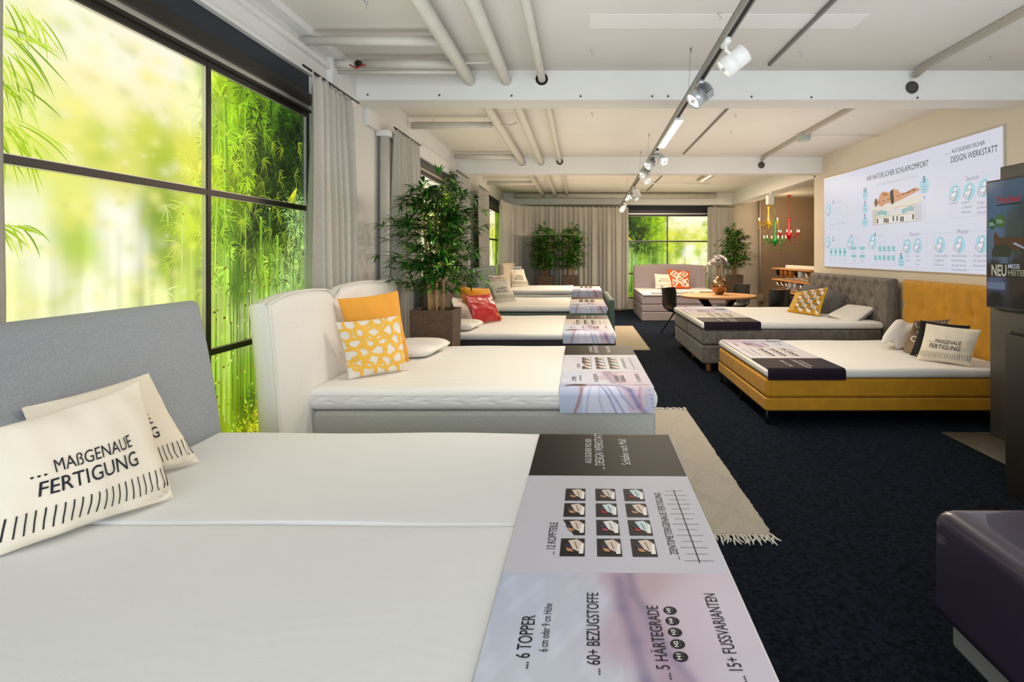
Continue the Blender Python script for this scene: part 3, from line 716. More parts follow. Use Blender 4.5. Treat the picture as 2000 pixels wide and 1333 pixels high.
H3 = zt3-zb3
b = MB()
tvp = [(.05, .95, '42586E'), (.3, .95, '384E62'), (.1, .75, '40586E'), (.1, .6, '4C6078'), (.45, .7, '303C40'), (.3, .62, '3A4440'), (.5, .5, '241E18'), (.3, .5, '3A3A30'),
       (.2, .4, '4A5868'), (.05, .45, '4A5A6C'), (.1, .3, '241F1A'), (.3, .3, '2C261F'), (.55, .3, '2A2018'), (.1, .18, '4A5468'), (.35, .18, '302820'), (.1, .08, '14110F'), (.4, .06, '12100E'), (.6, .12, '401C1C')]
T_ = lambda u, v: ST(.012+u*(TVW-.024), .015+v*(H3-.03), 0)
us = np.linspace(0, 1, 30); vs2 = np.linspace(0, 1, 46)
C = blend_field(tvp, np.array([(u*.62, v) for v in vs2 for u in us]), 2.5, .03)
b.add([T_(u, v) for v in vs2 for u in us], [(j*30+i, j*30+i+1, (j+1)*30+i+1, (j+1)*30+i) for j in range(45) for i in range(29)], [tuple(c) for c in C])
put_text(b, 'Fischer', ST, .125, H3*.815, .052, hx('8E2028'), .27, .02)
line(b, ST, (.13, H3*.80), (.40, H3*.80), .010, hx('14181C'))
disc(b, ST, .075, H3*.66, .045, hx('1E4A2C'), .0012, 28); disc(b, ST, .17, H3*.675, .055, hx('3C5A30'), .0012, 28)
put_text(b, '250,-', ST, .04, H3*.645, .026, hx('A8B8B0'), .07, .02, .003); put_text(b, '500,-', ST, .125, H3*.66, .032, hx('8FA088'), .085, .02, .003)
dk = hx('2C3026')
poly(b, ST, [(.10, H3*.46), (.45, H3*.46), (.45, H3*.54), (.16, H3*.55), (.11, H3*.60), (.09, H3*.55)], hx('4A3424'), .0012)
poly(b, ST, [(.07, H3*.40), (.28, H3*.40), (.29, H3*.46), (.24, H3*.50), (.10, H3*.49), (.075, H3*.45)], dk, .0014)
for x in (.08, .26): line(b, ST, (x, H3*.40), (x-.006, H3*.355), .006, hx('15181A'))
poly(b, ST, [(.3, H3*.5), (.42, H3*.46), (.42, H3*.475), (.33, H3*.51)], hx('8890A0'), .0016)
poly(b, ST, [(.015, H3*.24), (.62, H3*.27), (.62, H3*.36), (.015, H3*.345)], hx('2B2620'), .0011)
put_text(b, 'NEU', ST, .065, H3*.255, .09, hx('A9AC96'), .175, .02, .003); put_text(b, 'MESSE', ST, .255, H3*.315, .034, hx('A9B4C0'), .125, .01, .003)
put_text(b, 'HEITEN', ST, .255, H3*.262, .045, hx('8E9278'), .20, .01, .003)
poly(b, ST, [(.015, H3*.15), (.22, H3*.15), (.22, H3*.205), (.015, H3*.20)], hx('5A6880'), .0012)
b.build('screen_picture', mat('screen_print', 'FFFFFF', .15, attr=True, emit=.8), t)
# black cabinet
t = thing('black_cabinet', (3.1, 3.4, 0), 'matt black tall cabinet in front of the advertising display', 'cabinet')
cab = mat('cabinet_black', '0A0908', .6)
b = MB(); b.rbox((2.66, 3.0, 0), (3.7, 3.74, 1.0), .004, 2); b.build('body', cab, t)
b = MB(); b.rbox((2.68, 3.0, 1.0), (3.72, 3.73, 1.03), .004, 2); b.build('top_board', cab, t)
# ============================================================ BANNERS
def banner(name, label, origin, ua, ub, W, edge, hang0, hang1, bw=.56, colors=('0F0E0D', 'C4C4D0'), detail=2, drop_l=.12, group=None, rb=.045, plain=False):
    """origin: near corner on the foot side, on the top surface.  ua: across the bed (near -> far), ub: towards the head.
    a<0 hangs over the edge; a runs up to W at the far edge.  Layout is measured from the dark end (a=W)."""
    O, A, B = V(origin), V(ua).normalized(), V(ub).normalized(); UP = V((0, 0, 1))
    def S(a, bb, l=0):
        l += .0025
        p = O+B*bb
        def wrap(d, sgn, base):
            ang = min(d/rb, PI/2)
            if d < rb*PI/2: return base+A*sgn*math.sin(ang)*(rb+l)+UP*((math.cos(ang))*(rb+l)-rb)
            return base+A*sgn*(rb+l)-UP*(rb+(d-rb*PI/2))
        if a < rb: return wrap(rb-a, -1, p+A*rb) if a < rb else p
        if a > W-rb: return wrap(a-(W-rb), 1, p+A*(W-rb))
        return p+A*a+UP*l
    b = MB()
    dark, wht = hx(colors[0]), hx(colors[1])
    top = W+hang1; lo = -hang0
    def strip(a0, a1, cf, n, m=10, l=0):
        b.grid(lambda u, v: S(a0+(a1-a0)*v, bw*u, l), m, n, cf=cf)
    if plain:
        strip(lo, top, lambda u, v: dark, 60); 
    else:
        d1, d2 = W-.53, W-1.18
        strip(d1, top, lambda u, v: dark, 24)
        strip(d2, d1, lambda u, v: wht, 12)
        ps = [(0, .0, 'B4BCD2'), (.1, .1, 'BCC4D8'), (.2, .45, 'C2C8D8'), (.35, .2, 'C0C4D6'), (.45, .6, 'C4C8D8'), (.3, .8, 'AEB4CC'), (0, .9, 'A8B0CC'), (.55, .3, 'B7A3B4'), (.6, .05, 'B9A3B2'),
              (.75, .2, 'C8BBCA'), (.9, .2, 'CDC3D2'), (.62, .6, 'BDAFC0'), (.8, .7, 'C6B8C8'), (1, .9, 'C0BCCF'), (.9, .6, 'C9C2D2'), (.5, .95, 'AEB2CC')]
        NU, NV = (130, 110) if detail == 2 else (40, 34)
        U0, V0 = np.meshgrid(np.linspace(0, 1, NU+1), np.linspace(0, 1, NV+1))
        X0, Y0 = (1-U0).ravel(), (1-V0).ravel()
        C0 = blend_field(ps, np.stack([X0, Y0], 1), 2.2, .05)
        cl_ = np.clip(np.sin(X0*29+Y0*7)*np.sin(Y0*23+X0*11)+np.sin(X0*51-Y0*13)*.5+.3*np.sin(X0*90+Y0*70), 0, 2)*(X0 < .5)
        C0 = C0*(1+.09*cl_)[:, None]
        def st0(pts, c, w, al):
            for (x1, y1), (x2, y2) in zip(pts, pts[1:]):
                dx, dy = x2-x1, y2-y1; t_ = np.clip(((X0-x1)*dx+(Y0-y1)*dy)/(dx*dx+dy*dy+1e-9), 0, 1)
                m_ = (np.exp(-(np.hypot(X0-x1-t_*dx, Y0-y1-t_*dy)/w)**2)*al)[:, None]; C0[:] = C0*(1-m_)+np.array(hx(c))[None]*m_
        st0([(.52, 0), (.54, .15), (.62, .3), (.66, .5), (.7, .65)], 'A893AA', .05, .8); st0([(.56, 0), (.565, .12), (.6, .2)], '8C8098', .02, .8)
        st0([(.51, .04), (.52, .2), (.55, .35), (.57, .5), (.60, .65), (.63, .8)], '857A98', .026, .7); st0([(.6, .2), (.64, .35), (.72, .5)], '8F84A0', .02, .7)
        st0([(.8, .55), (.85, .65), (.95, .7)], 'C9A8B0', .05, .4)
        P0 = [S(lo+(d2-lo)*b_, bw*a_) for a_, b_ in zip(U0.ravel(), V0.ravel())]
        b.add(P0, [(q_*(NU+1)+i, q_*(NU+1)+i+1, (q_+1)*(NU+1)+i+1, (q_+1)*(NU+1)+i) for q_ in range(NV) for i in range(NU)], [tuple(c) for c in C0])
        # helper frame: a' from the far (dark) end, bb' from head side
        def T(s, a, x, h, w, c, bold=0): put_text(b, s, lambda p, q_, l: S(p, q_, l), a, x, h, c, w, bold, .0012)
        X = lambda x: bw*(1-x)      # x = 0 at the head-side edge, 1 at the foot
        wt, bk, gy = hx('D8D8DC'), hx('15151C'), hx('7C7C88')
        if detail:
            T('AUS EIGENER FISCHER', W-.405, X(.40), .026, .30, wt); T('... DESIGN WERKSTATT', W-.47, X(.485), .036, .45, wt); T('Schlafen nach Maß', W-.42, X(.66), .034, .31, wt)
            T('... 12 KOPFTEILE', W-1.095, X(.22), .024, .19, bk); T('... ZENTIMETERGENAUE FERTIGUNG', W-1.115, X(.80), .022, .435, bk)
            line(b, lambda p, q_, l: S(p, q_, l), (W-1.13, X(.885)), (W-.655, X(.885)), .003, bk)
            for i in range(14):
                a = W-1.12+i*.035; L_ = .028 if i % 2 else .038
                line(b, lambda p, q_, l: S(p, q_, l), (a, X(.885)-L_), (a, X(.885)+L_), .0022, gy)
        rr = random.Random(3)
        for ci, x in enumerate((.245, .42, .585)):
            for ri in range(4):
                a = W-.65-ri*.118; w2, h2 = .098, .066
                x0 = X(x)
                G = lambda p, q_, l: S(p, q_, l)
                pts = [(a-w2, x0-h2), (a, x0-h2), (a, x0+.0), (a-w2, x0+.0)]
                if ci == 0 and ri == 2: pts = [(a-w2, x0-h2), (a, x0-h2), (a, x0), (a-w2, x0-.035)]
                poly(b, G, pts, hx('0B0B10'), .0008)
                if detail:
                    bc = [('D8C8BA', 'B98A64'), ('CFC6BE', 'B98A64'), ('C8DCE2', 'A02028'), ('E4E0DE', '9A3A5A')][(ci+ri*ci) % 4]
                    poly(b, G, [(a-.085, x0-h2+.004), (a-.03, x0-h2+.002), (a-.005, x0-.045), (a-.012, x0-.02), (a-.06, x0-.034)], hx(bc[0]), .0012)
                    poly(b, G, [(a-.085, x0-h2+.004), (a-.03, x0-h2+.002), (a-.032, x0-h2+.010), (a-.085, x0-h2+.016)], hx('F0EEEA'), .0015)
                    poly(b, G, [(a-.075, x0-.036), (a-.058, x0-.03), (a-.052, x0-.014), (a-.072, x0-.02)], hx(bc[1]), .0015)
                    poly(b, G, [(a-.055, x0-.032), (a-.038, x0-.028), (a-.034, x0-.010), (a-.05, x0-.012)], hx('2E2C44'), .0018)
                    line(b, G, (a-.06, x0-.046), (a-.02, x0-.038), .002, hx('4A3A34'), .0018)
        if detail:
            G = lambda p, q_, l: S(p, q_, l)
            T('... 6 TOPPER', W-1.53, X(.175), .030, .17, bk); T('6 cm oder 9 cm Höhe', W-1.48, X(.235), .019, .165, bk)
            T('... 60+ BEZUGSTOFFE', W-1.545, X(.42), .028, .275, bk); T('... 5 HÄRTEGRADE', W-1.555, X(.655), .027, .235, bk); T('... 15+ FUSSVARIANTEN', W-1.56, X(.90), .028, .29, bk)
            for i in range(5):
                a = W-1.49+i*.0382; disc(b, G, a, X(.70), .015, hx('15151B'), .001, 22)
                T('H%d' % (i+1), a-.010, X(.70)-.001, .009, .019, wt, .03)
                line(b, G, (a-.009, X(.70)-.005), (a+.009, X(.70)-.005), .0008, gy, .002)
        # the woman in a pale dress lying along the near edge, painted into a finer strip of the print
        base = W-1.57
        def inp(px_, py_, pts):
            r_ = np.zeros(px_.shape, bool); n_ = len(pts)
            for i in range(n_):
                (x1, y1), (x2, y2) = pts[i], pts[(i+1) % n_]
                if y1 == y2: continue
                r_ ^= ((y1 > py_) != (y2 > py_)) & (px_ < (x2-x1)*(py_-y1)/(y2-y1)+x1)
            return r_
        nu, nv = (110, 80) if detail == 2 else (60, 44)
        U, Vv = np.meshgrid(np.linspace(0, 1, nu+1), np.linspace(0, 1, nv+1))
        x = (1-U).ravel(); y = (1-Vv).ravel()          # x: head -> foot, y: 0 at the top of the picture, 1 at the lower rim
        C = blend_field([(0, 0, 'A8B2D0'), (.1, 1, 'B8C4DC'), (.6, 0, 'C4BCCE'), (1, 0, 'C8C0D0'), (1, 1, 'BFC3D8'), (.5, 1, 'C6CADC')], np.stack([x, y], 1), 2, .1)
        def fill(pts, c, al=1.0):
            m_ = inp(x, y, pts)[:, None]*al; C[:] = C*(1-m_)+np.array(hx(c))[None]*m_
        def stroke(pts, c, w, al=.8):
            for (x1, y1), (x2, y2) in zip(pts, pts[1:]):
                dx, dy = x2-x1, y2-y1; t_ = np.clip(((x-x1)*dx+(y-y1)*dy)/(dx*dx+dy*dy+1e-9), 0, 1)
                d_ = np.hypot(x-x1-t_*dx, (y-y1-t_*dy)*.6); m_ = (np.exp(-(d_/w)**2)*al)[:, None]; C[:] = C*(1-m_)+np.array(hx(c))[None]*m_
        fill([(.24, .95), (.25, .45), (.32, .22), (.55, .2), (.78, .22), (.9, .5), (.92, .8), (.88, 1.0), (.24, 1.0)], 'D3D6E8')
        fill([(.62, .2), (.8, .2), (.92, .3), (.93, .8), (.85, 1), (.74, 1.0)], 'CDB4C0', .7)
        stroke([(.24, .13), (.4, .16), (.65, .17), (.93, .14)], '75709A', .03); stroke([(.36, .2), (.6, .24), (.74, .45), (.84, .85), (.9, .98)], '807AA6', .03)
        for pts, c in (([(.4, .22), (.52, .6), (.6, 1)], '7A86B4'), ([(.34, .25), (.3, .6), (.28, 1)], 'AAB0CC'), ([(.46, .22), (.6, .7), (.68, 1)], '8B90BC'), ([(.42, .3), (.42, .7), (.46, 1)], 'B4B9D2'), ([(.86, .25), (.84, .6), (.87, 1)], 'B58C9E'), ([(.6, .3), (.66, .6), (.78, .9)], '9D95B6')): stroke(pts, c, .012)
        stroke([(.235, .2), (.23, .45), (.2, .75), (.16, .98)], 'A98088', .016, 1); stroke([(.22, .22), (.27, .24), (.31, .24)], 'B08A88', .025, 1)
        fill([(.03, .30), (.08, .14), (.14, .06), (.22, .05), (.28, .12), (.29, .22), (.22, .27), (.14, .24), (.08, .28)], '4B3936'); stroke([(.8, .22), (.9, .16), (.97, .13)], 'A8808C', .014)
        for k_ in range(9): stroke([(.9+.01*k_, .05+.1*k_), (.915+.01*k_, .07+.1*k_)], '7A5A6C', .006)
        P_ = [S(lo+(base-lo)*b_, bw*a_, .0012) for a_, b_ in zip(U.ravel(), Vv.ravel())]
        b.add(P_, [(q_*(nu+1)+i, q_*(nu+1)+i+1, (q_+1)*(nu+1)+i+1, (q_+1)*(nu+1)+i) for q_ in range(nv) for i in range(nu)], [tuple(c) for c in C])
    ob = b.build(name, [foil], label=label, cat='banner', group=group)
    return ob

# ============================================================ HEADBOARD PANELS
def smp(W, r):
    e = [0, .06*r, .2*r, .45*r, .75*r, r]
    k = max(2, int((W-2*r)/.03))
    return e+[r+(W-2*r)*i/k for i in range(1, k)]+[W-x for x in e[::-1]]
def panel(O, U, N, W, H, t, r, mats, parent, name='headboard', top=None, disp=None, lean=0, bot=None, rt=None):
    """O bottom corner on the front face plane, U along the width, N the front normal"""
    O, U, N = V(O), V(U).normalized(), V(N).normalized(); Z = V((0, 0, 1))
    us, vs = smp(W, r), smp(H, r)
    b = MB()
    def P(s, h, side):
        hh = h*(1+(top(s)/H if top else 0))
        e = min(s, W-s, H-h, (h+.03) if True else h)/r
        e = max(0, min(1, e)); k = math.sqrt(max(0, 1-(1-e)**2))
        n = t/2*k
        if side > 0: n = n+(disp(s, h)*k if disp else 0)
        return O+U*s+Z*hh-N*(t/2)+N*(n*side)-N*(lean*h*h)
    n = len(us); m = len(vs)
    b.grid(lambda u, v: P(u, v, 1), 0, 0, us=us, vs=vs); b.grid(lambda u, v: P(u, v, -1), 0, 0, us=us[::-1], vs=vs)
    return b.build(name, mats, parent)

def bed(label, cat, group, loc):
    return thing('bed', loc, label, cat, group)

linen_grey = mat('grey_fabric', '999FA6', .9, noise=(350, .25), bump=(420, .3, .002), aniso=(1, 1, .3), sheen=.2)
linen_white = mat('white_linen', 'E0DFDA', .9, noise=(260, .07), bump=(320, .3, .002), aniso=(1, 1, .35), sheen=.15)
linen_pale = mat('pale_linen', 'B9BAB4', .9, noise=(240, .16), bump=(320, .3, .002), aniso=(1, 1, .2), sheen=.15)
charcoal = mat('charcoal_fabric', '38383A', .9, noise=(200, .2), bump=(300, .3, .002))
green_v = mat('green_velvet', '4C6258', .7, noise=(5, .18), bump=(200, .15, .002), sheen=.6)
beige_f = mat('beige_fabric', 'B7A995', .9, noise=(150, .1), bump=(260, .3, .002), sheen=.2)
brown_v = mat('brown_velvet', '4E423A', .7, noise=(6, .15), bump=(200, .15, .002), sheen=.4)
grey_v = mat('grey_chenille', '67615B', .75, noise=(22, .38), bump=(220, .3, .003), aniso=(1, 1, .5), sheen=.45)
must_v = mat('mustard_velvet', 'BC8606', .75, noise=(7, .18), bump=(240, .2, .002), sheen=.35)
lilac_f = mat('lilac_fabric', '9E9296', .9, noise=(150, .08), bump=(260, .3, .002), sheen=.2)
leg_wood = mat('leg_wood', 'A8703E', .5, noise=(30, .25), aniso=(4, 4, 1))
leg_black = mat('leg_black', '0C0C0E', .4, metal=.4)

def base_box(x0, x1, y0, y1, z0, z1, m, t, name='box_base', r=.02):
    b = MB(); b.rbox((x0, y0, z0), (x1, y1, z1), r, 4); return b.build(name, m, t, wn=True)
def topper(x0, x1, y0, y1, z0, z1, t, m=None, r=.035, scallop=None, name='topper', wob=.004, sag=0, seed=1):
    b = MB(); rn = random.Random(seed)
    W, D, H = x1-x0, y1-y0, z1-z0
    # grid of the top wrapped down the sides, closed underneath
    def ring(n):  # perimeter fraction
        return n
    ex = smp(W, r); ey = smp(D, r)
    ph = [rn.uniform(0, 6) for _ in range(6)]
    def w(x, y): return wob*(math.sin(x*3.1+ph[0])*math.sin(y*2.7+ph[1])+.6*math.sin(x*7+ph[2]+y*5))
    def P(s, u, up):
        e = max(0, min(1, min(s, W-s, u, D-u)/r)); k = math.sqrt(max(0, 1-(1-e)**2))
        # superellipse thickness profile: flat sides
        hh = H*.5
        z = z0+hh+(up*(hh-r)+up*r*k)+(w(s, u)*k if up > 0 else 0)
        return V((x0+s, y0+u, z))
    b.grid(lambda s, u: P(s, u, 1), 0, 0, us=ex, vs=ey)
    b.grid(lambda s, u: P(s, u, -1), 0, 0, us=ex[::-1], vs=ey)
    # side band
    per = [(s, 0) for s in ex[:-1]]+[(W, u) for u in ey[:-1]]+[(s, D) for s in ex[::-1][:-1]]+[(0, u) for u in ey[::-1][:-1]]
    # refine for scallops
    pts = []
    for (s, u), (s2, u2) in zip(per, per[1:]+per[:1]):
        k = max(1, int(math.hypot(s2-s, u2-u)/.015)) if scallop else 1
        for i in range(k): pts.append((s+(s2-s)*i/k, u+(u2-u)*i/k))
    nv = 14 if scallop else 4
    zs = [-(H*.5-r)+2*(H*.5-r)*j/nv for j in range(nv+1)]
    vv = []; L_ = 0; prev = pts[0]
    for j, zz in enumerate(zs):
        L_ = 0; prev = pts[0]
        for (s, u) in pts:
            L_ += math.hypot(s-prev[0], u-prev[1]); prev = (s, u)
            o = 0
            if scallop:
                ph_ = (L_/scallop) % 1
                zc = -.36*H+.5*H*abs(math.sin(PI*ph_))**.7*(1 if ph_ < .6 else .6)
                o = -.006*math.exp(-((zz-zc)/.006)**2)
            nx, ny = (0, -1) if u == 0 else (0, 1) if u == D else (-1, 0) if s == 0 else (1, 0)
            bulge = .004*(1-(zz/(H*.5))**2)
            vv.append((x0+s+nx*(o+bulge), y0+u+ny*(o+bulge), z0+H*.5+zz))
    n = len(pts)
    b.add(vv, [(j*n+i, j*n+(i+1) % n, (j+1)*n+(i+1) % n, (j+1)*n+i) for j in range(nv) for i in range(n)])
    # the upper and lower shells meet the band at the rim
    return b.build(name, m or topper_m, t)
def leg(x, y, z, m, t, r=.02, sq=True, h0=0):
    b = MB()
    if sq: b.rbox((x-r, y-r, h0), (x+r, y+r, z), .003, 1)
    else: b.lathe([(0, h0), (r*.7, h0), (r, z), (0, z)], (x, y, 0), 14)
    return b.build('leg', m, t)
def rot_tree(t, ang): t.rotation_euler = (0, 0, ang)

# ---- bed 1 (nearest, grey headboard)
t1 = bed('nearest bed with a grey fabric headboard and two wide white toppers', 'bed', 'display beds', (-.6, 1.75, 0))
base_box(-1.63, .36, .88, 2.66, .07, .575, linen_grey, t1)
topper(-1.64, .39, 1.772, 2.68, .578, .70, t1, topper_fine, r=.018, scallop=None, seed=3)
topper(-1.64, .39, .86, 1.769, .578, .700, t1, topper_fine, r=.018, scallop=None, seed=5, wob=.003)
panel((-1.64, .80, .06), (0, 1, 0), (1, 0, 0), 2.0, 1.22, .11, .05, linen_grey, t1, lean=.10)
for x in (-1.5, .25):
    for y in (1.0, 2.55): leg(x, y, .075, leg_black, t1)
b = MB(); b.rbox((-1.90, 2.70, 1.10), (-1.85, 2.83, 1.22), .004, 1); b.build('swing_tag', mat('clear_pocket', 'D8DDE0', .15, spec=.6), t1)
rot_tree(t1, math.radians(-.9))
banner('banner', 'printed banner with black end across the foot of the nearest bed', (-.6, 1.75, 0), (0, 1, 0), (-1, 0, 0), 1.8, .04, .11, .05, .57)
bb = bpy.data.objects['banner']; 
# place it in the frame of bed 1
def regen_banner1():
    bpy.data.objects.remove(bb)
    a = math.radians(-.9); c, s = math.cos(a), math.sin(a)
    def rt(x, y, z): dx, dy = x+.6, y-1.75; return (-.6+c*dx-s*dy, 1.75+s*dx+c*dy, z)
    return banner('banner', 'printed banner with black end across the foot of the nearest bed', rt(.378, .855, .7035), (-s, c, 0), (-c, -s, 0), 1.826, .04, .11, .06, .565, rb=.036)
regen_banner1()
# ---- bed 2 (white, winged headboard)
t2 = bed('white linen bed with a tall soft headboard and piped edges, second from the camera', 'bed', 'display beds', (-.6, 4.4, 0))
base_box(-1.59, .455, 3.55, 5.21, .07, .565, linen_pale, t2, r=.03)
topper(-1.60, .46, 3.54, 5.22, .570, .70, t2, topper_m, r=.04, scallop=.19, seed=8)
def top2(s):
    k = s/2.25; return .028*math.sin(PI*min(1, abs(k-.40)/.40))-.05*math.exp(-((k-.40)/.03)**2)+.05*max(0, k-.45)-.02*math.exp(-(k/.06)**2)+.02*math.exp(-((k-1)/.05)**2)
panel((-1.60, 3.22, .06), (0, 1, 0), (1, 0, 0), 2.25, 1.19, .13, .045, linen_white, t2, top=top2, lean=.05,
      disp=lambda s, h: .03*math.sin(PI*min(1, s/.9)) if s < .9 else .03*math.sin(PI*min(1, (s-.9)/1.35)))
b = MB()
pts = [(-1.605-.05*h*h, 3.226, .06+h) for h in [i*.1 for i in range(12)]]+[(-1.605-.05*1.4, 3.235, 1.23)]
def t2z(s): return .06+1.19*(1+top2(s)/1.19)-.002
pts += [(-1.665-.012, 3.22+s, t2z(s)) for s in [.04+.05*i for i in range(44)]]
pts += [(-1.605-.05*h*h, 5.465, .06+h) for h in [1.15, 1.0, .8, .6, .3, 0]]
b.tube(pts, .007, 6); b.build('piping', linen_white, t2)
for x in (-1.5, .35):
    for y in (3.7, 5.1): leg(x, y, .075, leg_black, t2)
banner('banner', 'printed banner with dark end across the foot of the white linen bed', (.445, 3.535, .704), (0, 1, 0), (-1, 0, 0), 1.69, .04, .125, .05, .56, group=None, colors=('1A1812', 'C8C9D4'))
# ---- bed 3 (charcoal)
t3 = bed('bed with charcoal base and brown channelled headboard behind the potted bamboo', 'bed', 'display beds', (-.6, 7.4, 0))
base_box(-1.58, .40, 6.54, 8.40, .06, .55, charcoal, t3)
topper(-1.58, .405, 6.52, 8.42, .555, .632, t3, topper_m, r=.03, seed=4)
panel((-1.60, 6.42, .05), (0, 1, 0), (1, 0, 0), 2.1, 1.2, .12, .05, brown_v, t3, disp=lambda s, h: -.02*max(0, 1-abs(((s/.14) % 1)-.5)*5)+.01)
for x in (-1.5, .3):
    for y in (6.7, 8.3): leg(x, y, .065, leg_black, t3)
banner('banner', 'printed banner with dark end on the charcoal bed', (.385, 6.515, .636), (0, 1, 0), (-1, 0, 0), 1.91, .04, .10, .05, .56, detail=1, colors=('3A2E24', 'C6C2C0'), rb=.03)
# ---- bed 4 (green velvet)
t4 = bed('green velvet bed with a raised green footboard', 'bed', 'display beds', (-.5, 10, 0))
base_box(-1.52, .46, 9.03, 11.0, .08, .60, green_v, t4)
topper(-1.52, .44, 9.06, 10.98, .62, .70, t4, topper_m, r=.03, seed=6)
panel((-1.53, 8.97, .05), (0, 1, 0), (1, 0, 0), 2.08, 1.235, .13, .055, green_v, t4)
b = MB(); b.rbox((.445, 8.96, .04), (.535, 11.05, .81), .035, 5); b.build('footboard', green_v, t4, wn=True)
for x in (-1.5, .4):
    for y in (9.1, 10.9): leg(x, y, .085, leg_black, t4)
banner('banner', 'printed banner with brown end on the green velvet bed', (.42, 9.055, .703), (0, 1, 0), (-1, 0, 0), 1.93, .04, .09, .05, .56, detail=0, colors=('4A3328', 'C8C0B8'), rb=.03)
# ---- bed 5 (thick mattress at the far end)
t5 = bed('bed with a thick ribbed mattress behind the green velvet bed', 'bed', 'display beds', (-.5, 12.5, 0))
base_box(-1.45, .42, 11.75, 13.5, .08, .52, beige_f, t5)
topper(-1.45, .45, 11.72, 13.52, .525, .70, t5, topper_m, r=.03, name='mattress', seed=7); topper(-1.45, .45, 11.72, 13.52, .705, .79, t5, topper_m, r=.035, seed=9)
panel((-1.46, 11.65, .05), (0, 1, 0), (1, 0, 0), 1.95, 1.255, .14, .06, beige_f, t5)
for x in (-1.35, .35):
    for y in (11.9, 13.4): leg(x, y, .085, leg_black, t5)
banner('banner', 'printed banner on the thick mattress at the far left', (.44, 11.71, .793), (0, 1, 0), (-1, 0, 0), 1.82, .04, .24, .05, .56, detail=0, colors=('2E241E', 'C8C0B8'), rb=.035)
# ---- lilac bed at the end window
t6 = bed('pale lilac bed with stacked boxes under the end window', 'bed', 'display beds', (2.35, 14.4, 0))
base_box(1.40, 3.28, 13.36, 15.45, .0, .20, lilac_f, t6, r=.02); base_box(1.40, 3.28, 13.36, 15.45, .203, .365, lilac_f, t6, r=.025); base_box(1.40, 3.28, 13.36, 15.45, .368, .545, lilac_f, t6, r=.025)
topper(1.41, 3.27, 13.34, 15.44, .548, .62, t6, topper_m, r=.03, seed=2)
panel((1.40, 15.44, .05), (1, 0, 0), (0, -1, 0), 1.90, 1.14, .12, .04, lilac_f, t6, top=lambda s: .05*math.sin(PI*s/1.9)-.012*math.exp(-((s-1.05)/.12)**2), disp=lambda s, h: .012-.014*max(0, 1-abs(s-.25)/.03)-.014*max(0, 1-abs(s-1.65)/.03))
banner('banner', 'small printed banner on the corner of the lilac bed', (1.60, 13.34, .624), (1, 0, 0), (0, 1, 0), 1.66, .04, .03, .05, .5, detail=0, colors=('4A3A3A', 'D6CFC8'), rb=.03)
# ---- grey bed (right)
t7 = bed('grey chenille bed with a deep buttoned headboard on wooden legs', 'bed', 'display beds', (2.7, 8.6, 0))
XG, y0, y1 = 1.56, 7.58, 9.78
base_box(XG, 3.84, y0, y1, .10, .340, grey_v, t7, r=.03)
base_box(XG, 3.84, y0, (y0+y1)/2-.003, .343, .540, grey_v, t7, r=.03); base_box(XG, 3.84, (y0+y1)/2+.003, y1, .343, .540, grey_v, t7, r=.03)
topper(XG-.01, 3.84, y0-.01, y1, .545, .632, t7, topper_m, r=.03, seed=12)
BT = [(.30+.31*i+(.155 if j % 2 else 0), .72+.17*j) for j in range(3) for i in range(7)]
def tuft(BT, dp, rad, fold):
    def f(s, h):
        v = 0
        for bs, bh in BT:
            d2 = (s-bs)**2+(h-bh)**2; v -= dp*math.exp(-d2/rad**2)
            if fold and h > bh: v -= dp*.28*math.exp(-((s-bs)/.02)**2)*math.exp(-((h-bh)/.16)**2)
        return v+dp*.4
    return f
panel((3.86, 7.45, .05), (0, 1, 0), (-1, 0, 0), 2.55, 1.14, .13, .05, grey_v, t7, disp=tuft(BT, .035, .05, True))
for x in (1.66, 2.6):
    for y in (y0+.12, (y0+y1)/2, y1-.12): leg(x, y, .105, leg_wood, t7, .028)
banner('banner', 'plum-ended printed banner across the foot of the grey bed', (XG+.02, y1+.0, .636), (0, -1, 0), (1, 0, 0), y1-y0+.013, .04, .05, .085, .72, detail=1, colors=('1E1522', 'C6C0BA'), rb=.03)
# ---- mustard bed
t8 = bed('mustard yellow velvet bed with a buttoned headboard on black metal legs', 'bed', 'display beds', (2.7, 6.1, 0))
XM, y0, y1 = 1.63, 5.24, 7.02
base_box(XM, 3.9, y0, y1, .125, .235, must_v, t8, r=.012); base_box(XM+.005, 3.9, y0+.008, y1-.01, .238, .405, must_v, t8, r=.03)
topper(XM+.01, 3.88, y0, y1, .41, .49, t8, topper_m, r=.03, seed=14)
BT2 = [(.34+.42*i, .60+.24*j) for j in range(2) for i in range(5)]
panel((3.90, 5.18, .05), (0, 1, 0), (-1, 0, 0), 2.06, 1.14, .11, .04, must_v, t8, disp=lambda s, h, f=tuft(BT2, .025, .04, False): f(s, h)-.006*max([math.exp(-((h-q[1])/.012)**2) for q in (BT2[0], BT2[5])]+[math.exp(-((s-q[0])/.012)**2) for q in BT2[:5]]))
for y in (y0+.05, (y0+y1)/2, y1-.05):
    for x in (XM+.03, 3.6):
        leg(x, y, .125, leg_black, t8, .014)
b = MB(); b.box((XM+.01, y0+.04, .105), (3.7, y0+.06, .125)); b.box((XM+.01, y0+.04, .105), (XM+.04, y1-.04, .125)); b.build('metal_frame', leg_black, t8)
banner('banner', 'plum-ended printed banner across the foot of the mustard bed', (XM+.02, y1, .494), (0, -1, 0), (1, 0, 0), y1-y0+.012, .04, .05, .085, .68, detail=1, colors=('1E1522', 'C6C5CC'), rb=.03)
